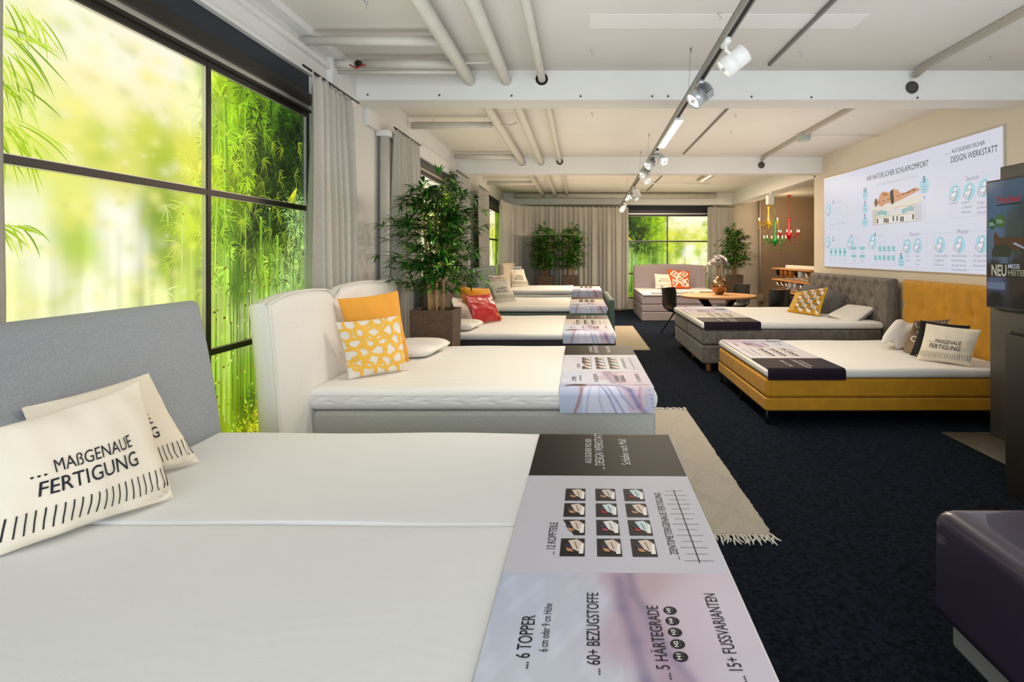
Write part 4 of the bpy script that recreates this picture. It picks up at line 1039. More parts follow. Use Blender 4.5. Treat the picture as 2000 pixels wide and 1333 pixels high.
# ---- bed at the lower right corner
t9 = bed('bed corner at the lower right, hidden under a plum banner', 'bed', 'display beds', (2.0, 1.1, 0))
base_box(1.24, 3.2, .2, 2.0, .19, .36, mat('pale_box', '8A8A88', .8, bump=(200, .2, .002)), t9, r=.02); base_box(1.24, 3.2, .2, 2.0, .363, .55, mat('pale_box'), t9, r=.03)
topper(1.22, 3.2, .2, 2.01, .555, .645, t9, topper_m, r=.035, seed=15)
for y in (.35, 1.86): leg(1.32, y, .19, leg_black, t9, .02)
leg(3.1, 1.86, .19, leg_black, t9, .02)
plum = mat('plum_foil', '372C42', .34, spec=.5, coat=.5, noise=(2, .1))
b = MB()
def SB(x, y, rb=.05, x0=1.205, y1=2.02, zt=.652):
    d = x0+rb-x; e = y-(y1-rb); px, py, pz = x, y, zt
    if d > 0:
        a = min(d/rb, PI/2); px = x0+rb-math.sin(a)*rb; pz = zt-rb+math.cos(a)*rb-max(0, d-rb*PI/2)
        py = y-.01*math.sin(y*9)*min(1, d)
    if e > 0:
        a = min(e/rb, PI/2)
        if d <= 0: py = y1-rb+math.sin(a)*rb; pz = zt-rb+math.cos(a)*rb-max(0, e-rb*PI/2)
        else:
            py = y1-rb+math.sin(a)*rb; pz = min(pz, zt-rb+math.cos(a)*rb-max(0, e-rb*PI/2))
    return V((px, py, pz))
xs = [1.205-.33+.022*i for i in range(42)]+[1.9+.1*i for i in range(1, 14)]; ysb = [.2+.1*i for i in range(17)]+[1.85+.02*i for i in range(1, 11)]
b.grid(lambda u, v: SB(u, v), 0, 0, us=xs, vs=ysb)
ob = b.build('banner', plum, label='glossy plum banner draped over the bed at the lower right corner', cat='banner')
sd = ob.modifiers.new('thick', 'SOLIDIFY'); sd.thickness = .0015; sd.offset = -1
# ============================================================ PILLOWS
def pillow(name, label, cat, TL, TR, BR, BL, t, m, group=None, col=None, deco=None, wr=.006, pull=.05, seed=0, tb=None, pw=.5, back=None):
    TL, TR, BR, BL = V(TL), V(TR), V(BR), V(BL)
    n = (TR-TL).cross(TL-BL).normalized()
    if n.dot(V((0, 0, HC))-(TL+BR)/2) < 0: n = -n
    Wd, Hd = (TR-TL).length, (TL-BL).length; rn = random.Random(seed); ph = [rn.uniform(0, 6) for _ in range(8)]
    def S0(u, v, side=1, l=0):
        pu = pull*math.sin(PI*v)*(2*u-1); pv = pull*math.sin(PI*u)*(2*v-1)
        uu, vv = u-pu*.5, v-pv*.5
        p = (BL*(1-uu)+BR*uu)*(1-vv)+(TL*(1-uu)+TR*uu)*vv
        k = max(0, math.sin(PI*min(1, max(0, u)))*math.sin(PI*min(1, max(0, v))))**pw
        sag = 1.1-.25*v
        wv = wr*(math.sin(u*13+ph[0]+v*4)*math.sin(v*9+ph[1])+.7*math.sin((u+v)*17+ph[2])*math.sin((u-v)*12+ph[3]))*(1-k*.6)*min(1, k*3)
        crn = wr*1.6*math.sin(math.atan2(v-.02, .98-u)*14+ph[4])*math.exp(-((1-u)**2+v**2)/.03)*min(1, k*4)
        return p+n*(side*(t/2*k*sag)+(wv+crn)+(l*side))
    b = MB(); b.cur = hx(col) if col else (1, 1, 1)
    N_ = 36
    e = [.5-.5*math.cos(PI*i/N_) for i in range(N_+1)]
    b.grid(lambda u, v: S0(u, v, 1), 0, 0, us=e, vs=e)
    if back: b.cur = hx(back)
    b.grid(lambda u, v: S0(u, v, -1), 0, 0, us=e[::-1], vs=e)
    if deco:
        deco(b, lambda a, bb, l=0: S0(min(1, max(0, a/Wd)), min(1, max(0, bb/Hd)), 1, l+.001), Wd, Hd)
    return b.build(name, m, label=label, cat=cat, group=group)
def dice(b, S, pts, col, l=.001, step=.02):
    """a flat decoration cut fine enough to follow the cushion"""
    pts = [V(p) for p in pts]; c = sum(pts, V((0, 0)))/len(pts)
    ring = []
    for p, q_ in zip(pts, pts[1:]+pts[:1]):
        k = max(1, int((q_-p).length/step))
        ring += [p+(q_-p)*i/k for i in range(k)]
    m = max(1, int(max((p-c).length for p in pts)/step)); n = len(ring)
    V_ = [S(*(c+(p-c)*(j/m)), l) for j in range(1, m+1) for p in ring]+[S(*c, l)]
    F_ = [(j*n+i, j*n+(i+1) % n, (j+1)*n+(i+1) % n, (j+1)*n+i) for j in range(m-1) for i in range(n)]+[(len(V_)-1, i, (i+1) % n) for i in range(n)]
    b.add(V_, F_, col)
def text_deco(b, S, W, H):
    c = hx('1B1D28')
    put_text(b, 'MAßGENAUE', S, W*.26, H*.56, H*.105, c, W*.50, 0, .0022)
    put_text(b, '...', S, W*.13, H*.56, H*.10, c, W*.09, 0, .0022)
    put_text(b, 'FERTIGUNG', S, W*.17, H*.40, H*.125, c, W*.60, .003, .0022)
    n = 22; rn = random.Random(2)
    for i in range(n):
        x = W*(.03+.94*i/(n-1)); w = .0045
        for k in range(5):
            z0, z1 = H*(.12+.036*k), H*(.12+.036*(k+1)); 
            poly(b, S, [(x, z0), (x+w*.7, z0), (x+w*.7, z1), (x, z1)], c, .0018)
def ring_deco(b, S, W, H):
    rn = random.Random(5); c = hx('E2B044')
    def arc(cx, cy, rx, ry, w, a0=0, a1=2*PI):
        n = 26; pin = []; ok = lambda p: -.045 < p[0] < W+.045 and -.045 < p[1] < H+.045
        for i in range(n):
            t0, t1 = a0+(a1-a0)*i/n, a0+(a1-a0)*(i+1)/n
            q4 = [(cx+rx*math.cos(t0), cy+ry*math.sin(t0)), (cx+(rx-w)*math.cos(t0), cy+(ry-w)*math.sin(t0)), (cx+(rx-w)*math.cos(t1), cy+(ry-w)*math.sin(t1)), (cx+rx*math.cos(t1), cy+ry*math.sin(t1))]
            if all(ok(p) for p in q4): poly(b, S, [(min(W, max(0, x)), min(H, max(0, y))) for x, y in q4], c, .0012+rn.random()*.0006)
    for j in range(6):
        for i in range(5):
            cx = W*(.06+.22*i+(.11 if j % 2 else 0))+rn.uniform(-.01, .01); cy = H*(.06+.18*j)+rn.uniform(-.01, .01)
            arc(cx, cy, W*rn.uniform(.11, .18), H*rn.uniform(.11, .19), W*.045)
def white_ring_deco(colr, w=.035):
    def f(b, S, W, H):
        rn = random.Random(9); c = hx(colr)
        for j in range(5):
            for i in range(5):
                cx = W*(.1+.2*i+(.1 if j % 2 else 0)); cy = H*(.08+.21*j); rx, ry = W*.085, H*.09
                for k in range(16):
                    t0, t1 = 2*PI*k/16, 2*PI*(k+1)/16
                    q4 = [(cx+rx*math.cos(t), cy+ry*math.sin(t)) for t in (t0, t1)]+[(cx+(rx-W*w)*math.cos(t), cy+(ry-W*w)*math.sin(t)) for t in (t1, t0)]
                    if all(0 < x < W and 0 < y < H for x, y in q4): poly(b, S, q4, c, .0012)
    return f
def diamond_deco(b, S, W, H):
    c = hx('E8E0D2'); o = hx('C2501C')
    for cx, cy in ((.28, .72), (.72, .80), (.48, .42), (.90, .35), (.12, .25), (.72, .12)):
        for r, cc, l in ((.24, c, .0012), (.15, o, .0018), (.075, c, .0024)):
            pts = [(cx, cy+r), (cx+r, cy), (cx, cy-r), (cx-r, cy)]
            dice(b, S, [(min(.97, max(.03, x))*W, min(.97, max(.03, y))*H) for x, y in pts], cc, l, .04)
def cube_deco(b, S, W, H):
    c1, c2, c3 = hx('E0D6C6'), hx('8A7A66'), hx('C08A18')
    a = W*.125; hh = H*.115
    for j in range(-1, 7):
        for i in range(-1, 6):
            x = W*.02+i*a*2+(a if j % 2 else 0); y = H*.0+j*hh*1.5
            for pts, cc in (([(x, y), (x+a, y+hh*.5), (x+a, y+hh*1.5), (x, y+hh)], c3), ([(x, y), (x-a, y+hh*.5), (x-a, y+hh*1.5), (x, y+hh)], c1),
                            ([(x, y+hh), (x+a, y+hh*1.5), (x, y+hh*2), (x-a, y+hh*1.5)], c2)):
                q4 = [(min(W*.97, max(W*.28, p)), min(H*.97, max(H*.03, r_))) for p, r_ in pts]
                if max(p[0] for p in q4)-min(p[0] for p in q4) > .01 and max(p[1] for p in q4)-min(p[1] for p in q4) > .01: dice(b, S, q4, cc, .002, .025)
    rn = random.Random(1)
    for i in range(40):
        x, y = rn.uniform(.03, .25)*W, rn.uniform(.05, .92)*H; line(b, S, (x, y), (x+.004, y+.03), .006, hx('EADFB8'), .0016)
def stripe_deco(cols):
    def f(b, S, W, H):
        for j in range(9):
            z = H*(.08+.1*j)
            for i in range(12):
                x0, x1 = W*(.04+.076*i), W*(.04+.076*(i+1))
                poly(b, S, [(x0, z+.01*math.sin(i)), (x1, z+.01*math.sin(i+1)), (x1, z+H*.045+.01*math.sin(i+1)), (x0, z+H*.045+.01*math.sin(i))], hx(cols[j % len(cols)]), .0014)
    return f
pc = print_cloth
cream = 'E6DDCB'
satin = mat('red_satin', 'A00A0E', .32, bump=(4, .2, .02), coat=.15)
ochre = mat('ochre_cotton', 'DE9C36', .85, noise=(4, .06), bump=(260, .2, .002), sheen=.3)
amber = mat('amber_velvet', 'D9920C', .6, noise=(4, .1), bump=(6, .3, .02), sheen=.4)
wht_knit = mat('white_knit', 'DCD9D2', .85, bump=(300, .2, .002))
boucle = mat('grey_boucle', '76706A', .95, noise=(120, .5), bump=(110, 1.0, .01), sheen=.3)
G1 = 'cream cushions printed MASSGENAUE FERTIGUNG'
zt = .70
# bed 1
pillow('cushion', 'cream lettered cushion in front, closest to the camera on the nearest bed', 'cushion', at(-26, 842, 1.56), at(272, 745, 1.93), on_z(340, 975, zt)+V((0, 0, .004)), on_z(-28, 1100, zt)+V((0, 0, .004)), .15, pc, G1, cream, text_deco, seed=1, wr=.008)
pillow('cushion', 'cream lettered cushion half hidden behind another at the grey headboard', 'cushion', at(42, 797, 1.84), at(290, 729, 2.24), on_z(390, 905, zt)+V((0, 0, .004)), on_z(90, 985, zt)+V((0, 0, .004)), .13, pc, G1, cream, text_deco, seed=2, wr=.008)
# bed 2
pillow('cushion', 'plain orange cushion leaning on the white piped headboard', 'cushion', at(659, 584, 4.0), at(777, 568, 4.38), on_z(800, 707, zt)+V((0, 0, .004)), on_z(692, 719, zt)+V((0, 0, .004)), .13, ochre, seed=3, wr=.006)
pillow('cushion', 'yellow and white ring patterned cushion in front of the plain orange one', 'cushion', at(656, 630, 3.78), at(780, 616, 4.05), on_z(796, 725, zt)+V((0, 0, .004)), on_z(681, 743, zt)+V((0, 0, .004)), .13, pc, None, 'D8D3C8', ring_deco, seed=4)
def flat_pillow(label, p0, p1, p2, p3, z, h, seed, m=None):
    """a moulded foam pillow lying on the bed: p0..p3 corners"""
    b = MB(); ps = [V((p[0], p[1], 0)) for p in (p0, p1, p2, p3)]
    def S(u, v, s):
        k = max(0, 1-abs(2*u-1)**4)**.5*max(0, 1-abs(2*v-1)**4)**.5
        uu, vv = .5+(u-.5)*(.94+.06*math.cos(PI*(v-.5))), .5+(v-.5)*(.94+.06*math.cos(PI*(u-.5)))
        p = (ps[0]*(1-uu)+ps[1]*uu)*(1-vv)+(ps[3]*(1-uu)+ps[2]*uu)*vv
        hh = h*(.85+.3*math.cos(2*PI*v))
        return V((p.x, p.y, z+.003+(h*.5 if s < 0 else h*.5)+s*hh*.5*k))
    e = [.5-.5*math.cos(PI*i/20) for i in range(21)]
    b.grid(lambda u, v: S(u, v, 1), 0, 0, us=e, vs=e); b.grid(lambda u, v: S(u, v, -1), 0, 0, us=e[::-1], vs=e)
    return b.build('pillow', m or wht_knit, label=label, cat='pillow')
flat_pillow('white contour pillow lying behind the orange cushion', (-1.52, 4.45), (-1.12, 4.50), (-1.06, 5.02), (-1.5, 5.05), zt, .11, 1)
# bed 3
Z3 = .634
flat_pillow('white contour pillow on the charcoal bed beside the planter', (-1.56, 6.62), (-1.18, 6.62), (-1.12, 7.12), (-1.52, 7.15), Z3, .10, 2)
pillow('pillow', 'white pillow standing behind the amber cushion', 'pillow', at(880, 580, 7.5), at(912, 585, 8.0), at(930, 622, 7.95), (-1.50, 7.4, .64), .10, wht_knit, seed=4)
pillow('cushion', 'amber yellow cushion behind the red satin one', 'cushion', at(893, 559, 7.45), at(955, 564, 7.95), on_z(979, 627, Z3)+V((0, .12, .004)), on_z(912, 622, Z3)+V((0, .05, .004)), .12, amber, seed=6)
pillow('cushion', 'red satin cushion on the charcoal bed', 'cushion', at(906, 577, 7.3), at(960, 574, 7.7), on_z(978.5, 628, Z3)+V((0, 0, .004)), on_z(927, 635, Z3)+V((0, 0, .004)), .13, satin, seed=7, wr=.009)
# bed 4, 5
pillow('cushion', 'pale striped cushion behind the lettered one on the green bed', 'cushion', at(953, 538, 10.1), at(984, 537, 10.25), (-1.12, 10.2, .706), (-1.47, 10.15, .706), .12, pc, None, 'D8CCBC', stripe_deco(['A08878', 'C8B4A4']), seed=8)
pillow('cushion', 'cream lettered cushion on the green velvet bed', 'cushion', at(954, 552, 9.9), at(992, 544, 9.98), (-1.03, 9.90, .706), (-1.37, 9.84, .706), .13, pc, G1, cream, text_deco, seed=9)
pillow('cushion', 'white and teal cushion behind the lettered one on the far thick mattress', 'cushion', at(996.5, 521, 13.2), at(1018, 520.5, 13.4), (-1.1, 13.3, .795), (-1.48, 13.2, .795), .12, pc, None, 'D8D8D0', white_ring_deco('5E7E80', .08), seed=10)
pillow('cushion', 'cream lettered cushion on the far thick mattress', 'cushion', at(997, 527, 12.8), at(1023, 526, 12.95), (-1.10, 12.95, .795), (-1.44, 12.8, .795), .12, pc, G1, cream, text_deco, seed=11)
# lilac bed
pillow('cushion', 'cream lettered cushion on the lilac bed', 'cushion', at(1278, 535, 15.1), at(1310, 536, 15.1), (2.42, 14.95, .625), (1.90, 14.95, .625), .14, pc, G1, cream, text_deco, seed=12)
pillow('cushion', 'orange and white diamond cushion on the lilac bed', 'cushion', at(1302, 526, 15.15), at(1347, 530, 15.15), (2.78, 14.95, .625), (2.32, 14.85, .625), .14, pc, None, 'C2501C', diamond_deco, seed=13)
# grey bed
Z7 = .634
pillow('cushion', 'mustard, grey and white cube patterned cushion on the grey bed', 'cushion', at(1554, 571, 9.0), at(1618, 561, 8.42), on_z(1600, 619, Z7)+V((0, 0, .004)), on_z(1537, 610, Z7)+V((0, 0, .004)), .14, pc, None, 'CC9C14', cube_deco, seed=14)
pillow('cushion', 'grey boucle cushion right of the cube patterned one', 'cushion', at(1612, 560, 8.85), at(1657, 577, 8.6), on_z(1640, 616, Z7)+V((0, .1, .004)), on_z(1606, 619, Z7)+V((.1, .35, .004)), .15, boucle, seed=15, wr=.004)
pillow('cushion', 'second grey boucle cushion hidden at the buttoned headboard', 'cushion', (3.52, 9.4, 1.03), (3.66, 9.0, 1.03), (3.55, 9.0, .64), (3.38, 9.4, .64), .13, boucle, seed=16, wr=.004)
# white wedge pillow with a grey side band
b = MB(); c = [on_z(1616, 621, Z7), on_z(1668, 636, Z7)]
cs = [at(1616, 617, 8.15), at(1668, 634, 7.72), at(1709, 603, 7.85), at(1656, 597, 8.35)]
b2 = MB()
def wedge(u, v, s):
    k = max(0, 1-abs(2*u-1)**5)**.5*max(0, 1-abs(2*v-1)**5)**.5
    p = (cs[0]*(1-u)+cs[1]*u)*(1-v)+(cs[3]*(1-u)+cs[2]*u)*v
    return p+V((0, 0, .03*k*s-(.03 if s < 0 else 0)+.01))
e = [.5-.5*math.cos(PI*i/20) for i in range(21)]
b.grid(lambda u, v: wedge(u, v, 1), 0, 0, us=e, vs=e); b.grid(lambda u, v: wedge(u, v, -1), 0, 0, us=e[::-1], vs=e)
t = thing('pillow', (3.6, 8.0, .64), 'white pillow with a grey side band propped on the grey bed', 'pillow'); b.build('cover', wht_knit, t)
per = [(u, 0) for u in e]+[(1, u) for u in e]+[(u, 1) for u in e[::-1]]+[(0, u) for u in e[::-1]]
b2.grid(lambda i, s: wedge(*per[int(i)], 1)*s+wedge(*per[int(i)], -1)*(1-s), 0, 0, us=list(range(len(per))), vs=[0, .5, 1]); b2.build('side_band', mat('band_grey', '8C8680', .8, bump=(200, .3, .002)), t)
# mustard bed
Z8 = .492
pillow('cushion', 'taupe cushion with white loops between the contour pillow and the black fringe', 'cushion', at(1786, 627, 5.95), at(1857, 624, 6.05), (3.28, 5.75, .497), on_z(1763, 688, Z8)+V((0, 0, .004)), .13, pc, None, '7E6A54', white_ring_deco('DDD4C4', .03), seed=17)
pillow('cushion', 'cushion with a thick black fringe behind the lettered cushion', 'cushion', at(1798, 626, 5.8), at(1896, 637, 5.5), (3.50, 5.52, .497), on_z(1777, 695, Z8)+V((0, 0, .004)), .12, mat('black_fringe', '0D0C0E', .95, bump=(120, .8, .01), sheen=.3), seed=18)
pillow('cushion', 'cream lettered cushion on the mustard bed', 'cushion', at(1809, 632, 5.62), at(1917, 645, 5.32), on_z(1895, 717, Z8)+V((0, 0, .004)), on_z(1790, 703, Z8)+V((0, 0, .004)), .13, pc, G1, cream, text_deco, seed=19)
# white contour neck pillow, standing profile
t = thing('pillow', (3.3, 6.3, .5), 'white wave shaped neck pillow leaning at the left of the mustard headboard', 'pillow')
prof = [(1722, 668), (1725, 655), (1738, 637), (1748, 628), (1760, 628), (1770, 634), (1782, 636), (1788, 640), (1782, 660), (1772, 670), (1766, 678), (1755, 682), (1750, 678), (1746, 670), (1736, 666), (1726, 670)]
prof = [tuple(.5*(2*p1[i]+(p2[i]-p0[i])*t_+(2*p0[i]-5*p1[i]+4*p2[i]-p3[i])*t_*t_+(3*p1[i]-p0[i]-3*p2[i]+p3[i])*t_**3) for i in (0, 1)) for p0, p1, p2, p3 in [tuple(prof[(k+j) % len(prof)] for j in range(4)) for k in range(len(prof))] for t_ in (0, .25, .5, .75)]
b = MB(); n0 = [at(x, y+1.5, 6.35) for x, y in prof]; cc = sum(n0, V((0, 0, 0)))/len(n0)
rings = []
for k, (s, dy) in enumerate(((.0, -.10), (.6, -.095), (.85, -.075), (.97, -.04), (1, 0), (1, .25), (.97, .29), (.85, .32), (.0, .34))):
    rings.append([cc+(p-cc)*s+V((dy*.55, dy*.9, 0)) for p in n0])
n = len(n0); b.add([p for r_ in rings for p in r_], [(j*n+i, j*n+(i+1) % n, (j+1)*n+(i+1) % n, (j+1)*n+i) for j in range(len(rings)-1) for i in range(n)])
b.build('foam_body', wht_knit, t)
b = MB(); b.rbox((3.42, 6.08, .50), (3.47, 6.12, .56), .004, 1); b.build('label_tag', leg_black, t)

# ============================================================ RUGS
def rug(x0, x1, y0, y1, label, colr, fringe, pattern):
    m = mat('wool_'+colr, colr, .95, noise=(60, .12), bump=(150, .8, .008), sheen=.3)
    t = thing('rug', ((x0+x1)/2, (y0+y1)/2, 0), label, 'rug')
    b = MB()
    nx, ny = max(8, int((x1-x0)/.008)), max(10, int((y1-y0)/.012)); rn = random.Random(4)
    ed = [rn.uniform(-.006, .006) for _ in range(ny+1)]
    def h(u, v):
        X, Y = x0+(x1-x0)*u, y0+(y1-y0)*v; k = 0
        if pattern:
            for s in (1, -1):
                q_ = ((Y-y0)/.62+s*(X-x0)/.36) % 1
                for o in (.42, .5, .58): k += math.exp(-((q_-o)/.022)**2)*(.4+.6*(math.sin(Y*260) > -.3))
        return .014+.0012*math.sin(X*390)*math.sin(Y*260)-.010*min(1, k)
    b.grid(lambda u, v: V((x0+(x1-x0)*u+(ed[int(v*ny)] if u > .99 else 0), y0+(y1-y0)*v, h(u, v) if 0 < u < 1 and 0 < v < 1 else .002)), nx, ny)
    b.build('rug_body', m, t)
    if fringe:
        b = MB(); n = int((x1-x0)/.012)
        for yy, sg in ((y0, -1), (y1, 1)):
            for i in range(n):
                x = x0+(x1-x0)*(i+.5)/n; L_ = rn.uniform(.05, .11); a = rn.uniform(-.5, .5)
                b.tube([(x, yy, .008), (x+a*.02, yy+sg*L_*.4, .014), (x+a*.05, yy+sg*L_*.75, .008), (x+a*.06+rn.uniform(-.02, .02), yy+sg*L_, .005)], [.005, .006, .006, .003], 5)
        b.build('fringe', mat('fringe_wool', 'CFCABF', .95, bump=(200, .5, .003)), t, kind='stuff')
rug(.5, 1.03, 3.18, 5.72, 'cream woven runner with diamond pattern and fringe beside the white linen bed', 'B9B2A4', True, True)
rug(.6, 1.11, 9.3, 12.36, 'plain beige runner between the two rows of beds', 'A3977F', False, False)

# ============================================================ CURTAINS
def curtain(path, z1, z0, wl, amp, label, seed, name='curtain', gather=.45):
    rn = random.Random(seed)
    P = [V((p[0], p[1], 0)) for p in path]; L = [0]
    for a_, b_ in zip(P, P[1:]): L.append(L[-1]+(b_-a_).length)
    T = L[-1]; n = max(20, int(T/wl*14)); jit = [rn.uniform(.6, 1.35) for _ in range(int(T/wl)+4)]
    pj = [rn.uniform(-.3, .3) for _ in range(int(T/wl)+4)]
    def pt(s):
        s = max(0, min(T, s))
        for i in range(len(L)-1):
            if s <= L[i+1]+1e-9:
                k = (s-L[i])/max(1e-9, L[i+1]-L[i]); d = (P[i+1]-P[i]).normalized(); return P[i].lerp(P[i+1], k), V((d.y, -d.x, 0))
        return P[-1], V((1, 0, 0))
    b = MB()
    vs = [0, .01, .03, .06, .1, .2, .35, .5, .65, .8, .9, .97, 1]
    def fn(u, v):
        s = u*T; p, nn = pt(s); k = s/wl; i = int(k); a = amp*(jit[i]*(1-(k-i))+jit[i+1]*(k-i))
        ph = 2*PI*(k+pj[i]*(1-(k-i))+pj[i+1]*(k-i))+.5*math.sin(v*3+i*1.7)
        sh = math.sin(ph); sh = math.copysign(abs(sh)**.8, sh)
        g = gather+(1-gather)*min(1, v*3)
        if v < .03: g *= .6
        o = a*g*sh+.01*math.sin(v*7+seed+u*5)
        q_ = p+nn*(o+amp*.2)
        d = V((-nn.y, nn.x, 0)); q_ = q_+d*(amp*.35*g*math.cos(ph))
        zz = z1-(z1-z0)*v
        if v < .005: zz += .02*abs(math.sin(ph*.5))
        return V((q_.x, q_.y, zz))
    b.grid(fn, n, 0, vs=vs)
    ob = b.build(name, curtain_m, label=label, cat='curtain')
    sd = ob.modifiers.new('thick', 'SOLIDIFY'); sd.thickness = .003
    return ob
def rail(pts, label):
    b = MB(); b.tube(pts, .008, 6); b.build('curtain_track', black_m, label=label, cat='curtain track')
TH = 2.745
curtain([(-1.84, 4.07), (-1.84, 4.85)], TH-.01, .02, .115, .042, 'grey pleated curtain closing the first big window on the right', 1)
curtain([(-1.84, 5.97), (-1.84, 6.80)], TH-.01, .02, .115, .042, 'grey pleated curtain left of the middle window, behind the tall bamboo', 2)
curtain([(-1.84, 8.95), (-1.84, 9.85)], TH-.01, .02, .13, .04, 'grey curtain right of the middle window', 3)
curtain([(-1.84, 11.0), (-1.84, 12.0)], TH-.01, .02, .13, .045, 'beige curtain beside the dark panel before the last window', 4)
curtain([(-1.955, .9), (-1.955, 2.05)], TH-.01, .02, .13, .018, 'grey curtain at the left edge of the photo', 5)
curve = [(-1.74, 13.15), (-1.72, 13.9), (-1.62, 14.5), (-1.42, 14.95), (-1.1, 15.22), (-.6, 15.4), (0, 15.48), (1.28, 15.52)]
curtain(curve, 2.70, .02, .125, .055, 'long beige curtain curving round the far left corner behind two potted bamboos', 6)
curtain([(3.42, 15.95), (4.1, 15.95)], 2.74, .02, .15, .05, 'beige curtain right of the end window', 7)
rail([(-1.82, 3.95, TH), (-1.82, 4.95, TH)], 'short black curtain track above the first grey curtain'); rail([(-1.82, 5.9, TH), (-1.82, 6.9, TH)], 'short black curtain track above the curtain behind the tall bamboo')
rail([(-1.82, 8.9, TH), (-1.82, 9.92, TH)], 'short black curtain track right of the middle window'); rail([(-1.82, 10.9, TH), (-1.82, 12.1, TH)], 'short black curtain track beside the dark panel')
rail([(x, y, 2.71) for x, y in curve], 'long curved black curtain track in the far left corner'); rail([(3.38, 15.93, 2.75), (4.15, 15.93, 2.75)], 'short black curtain track right of the end window')
rail([(-1.955, .8, TH), (-1.955, 2.08, TH)], 'black curtain track at the left edge of the photo')

# ============================================================ POTTED BAMBOO
leaf_m = mat('bamboo_leaf', 'FFFFFF', .42, attr=True, spec=.5)
stem_m = mat('bamboo_stem', 'B08A5C', .55, noise=(24, .35), aniso=(1, 1, .3), bump=(60, .2))
pot_m = mat('rust_planter', '3E3026', .8, noise=(45, .35), bump=(70, .5, .004), col2='5E4936')
def bamboo(x, y, label, seed):
    rn = random.Random(seed)
    t = thing('potted_bamboo', (x, y, 0), label, 'potted plant', 'tall artificial bamboo plants in planters')
    w, H = .195, .99
    b = MB(); b.smooth = False
    def ring(s, z): return [(x-s, y-s, z), (x+s, y-s, z), (x+s, y+s, z), (x-s, y+s, z)]
    R_ = [ring(w*.86, 0), ring(w, H), ring(w-.022, H), ring(w-.03, H-.1), ring(0.01, H-.1)]
    b.add([p for r_ in R_ for p in r_], [(j*4+i, j*4+(i+1) % 4, (j+1)*4+(i+1) % 4, (j+1)*4+i) for j in range(4) for i in range(4)]+[(3, 2, 1, 0)])
    b.build('planter', pot_m, t)
    b = MB(); b.rbox((x-w+.03, y-w+.03, H-.12), (x+w-.03, y+w-.03, H-.07), .01, 2); b.build('soil', mat('soil', '1C1410', .95, noise=(60, .5), bump=(80, 1, .01)), t)
    tips = []
    for i in range(6):
        a = 2*PI*i/6+rn.uniform(-.4, .4); r0 = rn.uniform(.03, .10); top = rn.uniform(1.75, 2.2) if i else 2.24
        p0 = V((x+r0*math.cos(a), y+r0*math.sin(a), H-.08)); sp = rn.uniform(.05, .16) if i else .02
        pts = [p0+V((math.cos(a)*sp*(k/7)**1.3, math.sin(a)*sp*(k/7)**1.3, (top-H)*k/7)) for k in range(8)]
        b = MB(); b.tube(pts, [.014, .0135, .013, .012, .010, .008, .006, .003], 8)
        for k in range(9):
            q_ = pts[0].lerp(pts[-1], (k+.3)/9.5); 
        b.build('stem', stem_m, t)
        for k in range(36):
            u = rn.uniform(.2, 1); j = min(6, int(u*7)); q_ = pts[j].lerp(pts[j+1], u*7-j); tips.append((q_, u))
    b = MB(); tw = MB()
    greens = ['1E4A12', '2A5E18', '16380E', '35701C', '4C8A26', '224F14', '0F2A0A', '5E9A30']
    def blade(p, d, L_, w_, c):
        side = d.cross(V((0, 0, 1)));
        side = side.normalized() if side.length > .01 else V((1, 0, 0))
        pts = []; pos = V(p); dd = V(d)
        for i in range(5):
            ww = w_*(.25, 1, .9, .5, .02)[i]*.5
            up = side.cross(dd).normalized()
            pts += [pos-side*ww+up*ww*.25, pos, pos+side*ww+up*ww*.25]
            pos = pos+dd*L_/4; dd = (dd+V((0, 0, -.22))).normalized()
        b.add(pts, [f for i in range(4) for f in ((i*3, i*3+1, i*3+4, i*3+3), (i*3+1, i*3+2, i*3+5, i*3+4))], c)
    for q_, u in tips:
        a = rn.uniform(0, 2*PI); reach = rn.uniform(.06, .34)*(.6+.75*math.sin(PI*min(1, max(.05, (u-.05)*1.02))))
        if u > .93: reach *= .35
        e_ = q_+V((math.cos(a)*reach, math.sin(a)*reach, rn.uniform(0, .10)))
        tw.tube([q_, q_.lerp(e_, .5)+V((0, 0, .02)), e_], [.004, .003, .002], 4)
        for cl in range(2):
            base = q_.lerp(e_, 1-.45*cl)
            for k in range(rn.randint(6, 9)):
                aa = a+rn.uniform(-1.5, 1.5); d = V((math.cos(aa), math.sin(aa), rn.uniform(-.25, .75))).normalized()
                blade(base, d, rn.uniform(.10, .19), rn.uniform(.018, .030), hx(rn.choice(greens), rn.uniform(1.0, 1.9)))
    for k in range(7):
        q_ = V((x+.02, y, 2.22)); aa = k*.9; blade(q_, V((math.cos(aa)*.5, math.sin(aa)*.5, 1)).normalized(), .14, .028, hx('3A7A20'))
    b.build('foliage', leaf_m, t, kind='stuff'); tw.build('twigs', mat('twig', '6A6A34', .7), t, kind='stuff')
    return t
pl0 = bamboo(-1.325, 5.56, 'tall bamboo in a rusty square planter between the white and charcoal beds', 3)
for x, y, rz, s, lab in ((-.82, 14.55, 1.9, 1.0, 'bamboo in a square planter before the corner curtain, left one of the pair'), (-.20, 14.6, 4.1, 1.0, 'bamboo in a square planter before the corner curtain, right one of the pair'),
                      (3.86, 14.9, 1.15, 1.0, 'bamboo in a dark planter right of the end window behind the table')):
    c = copy_tree(pl0); c.location = (x, y, 0); c.rotation_euler = (0, 0, PI/2*round(rz)); c['label'] = lab
    c.scale = (.92, .92, .985)

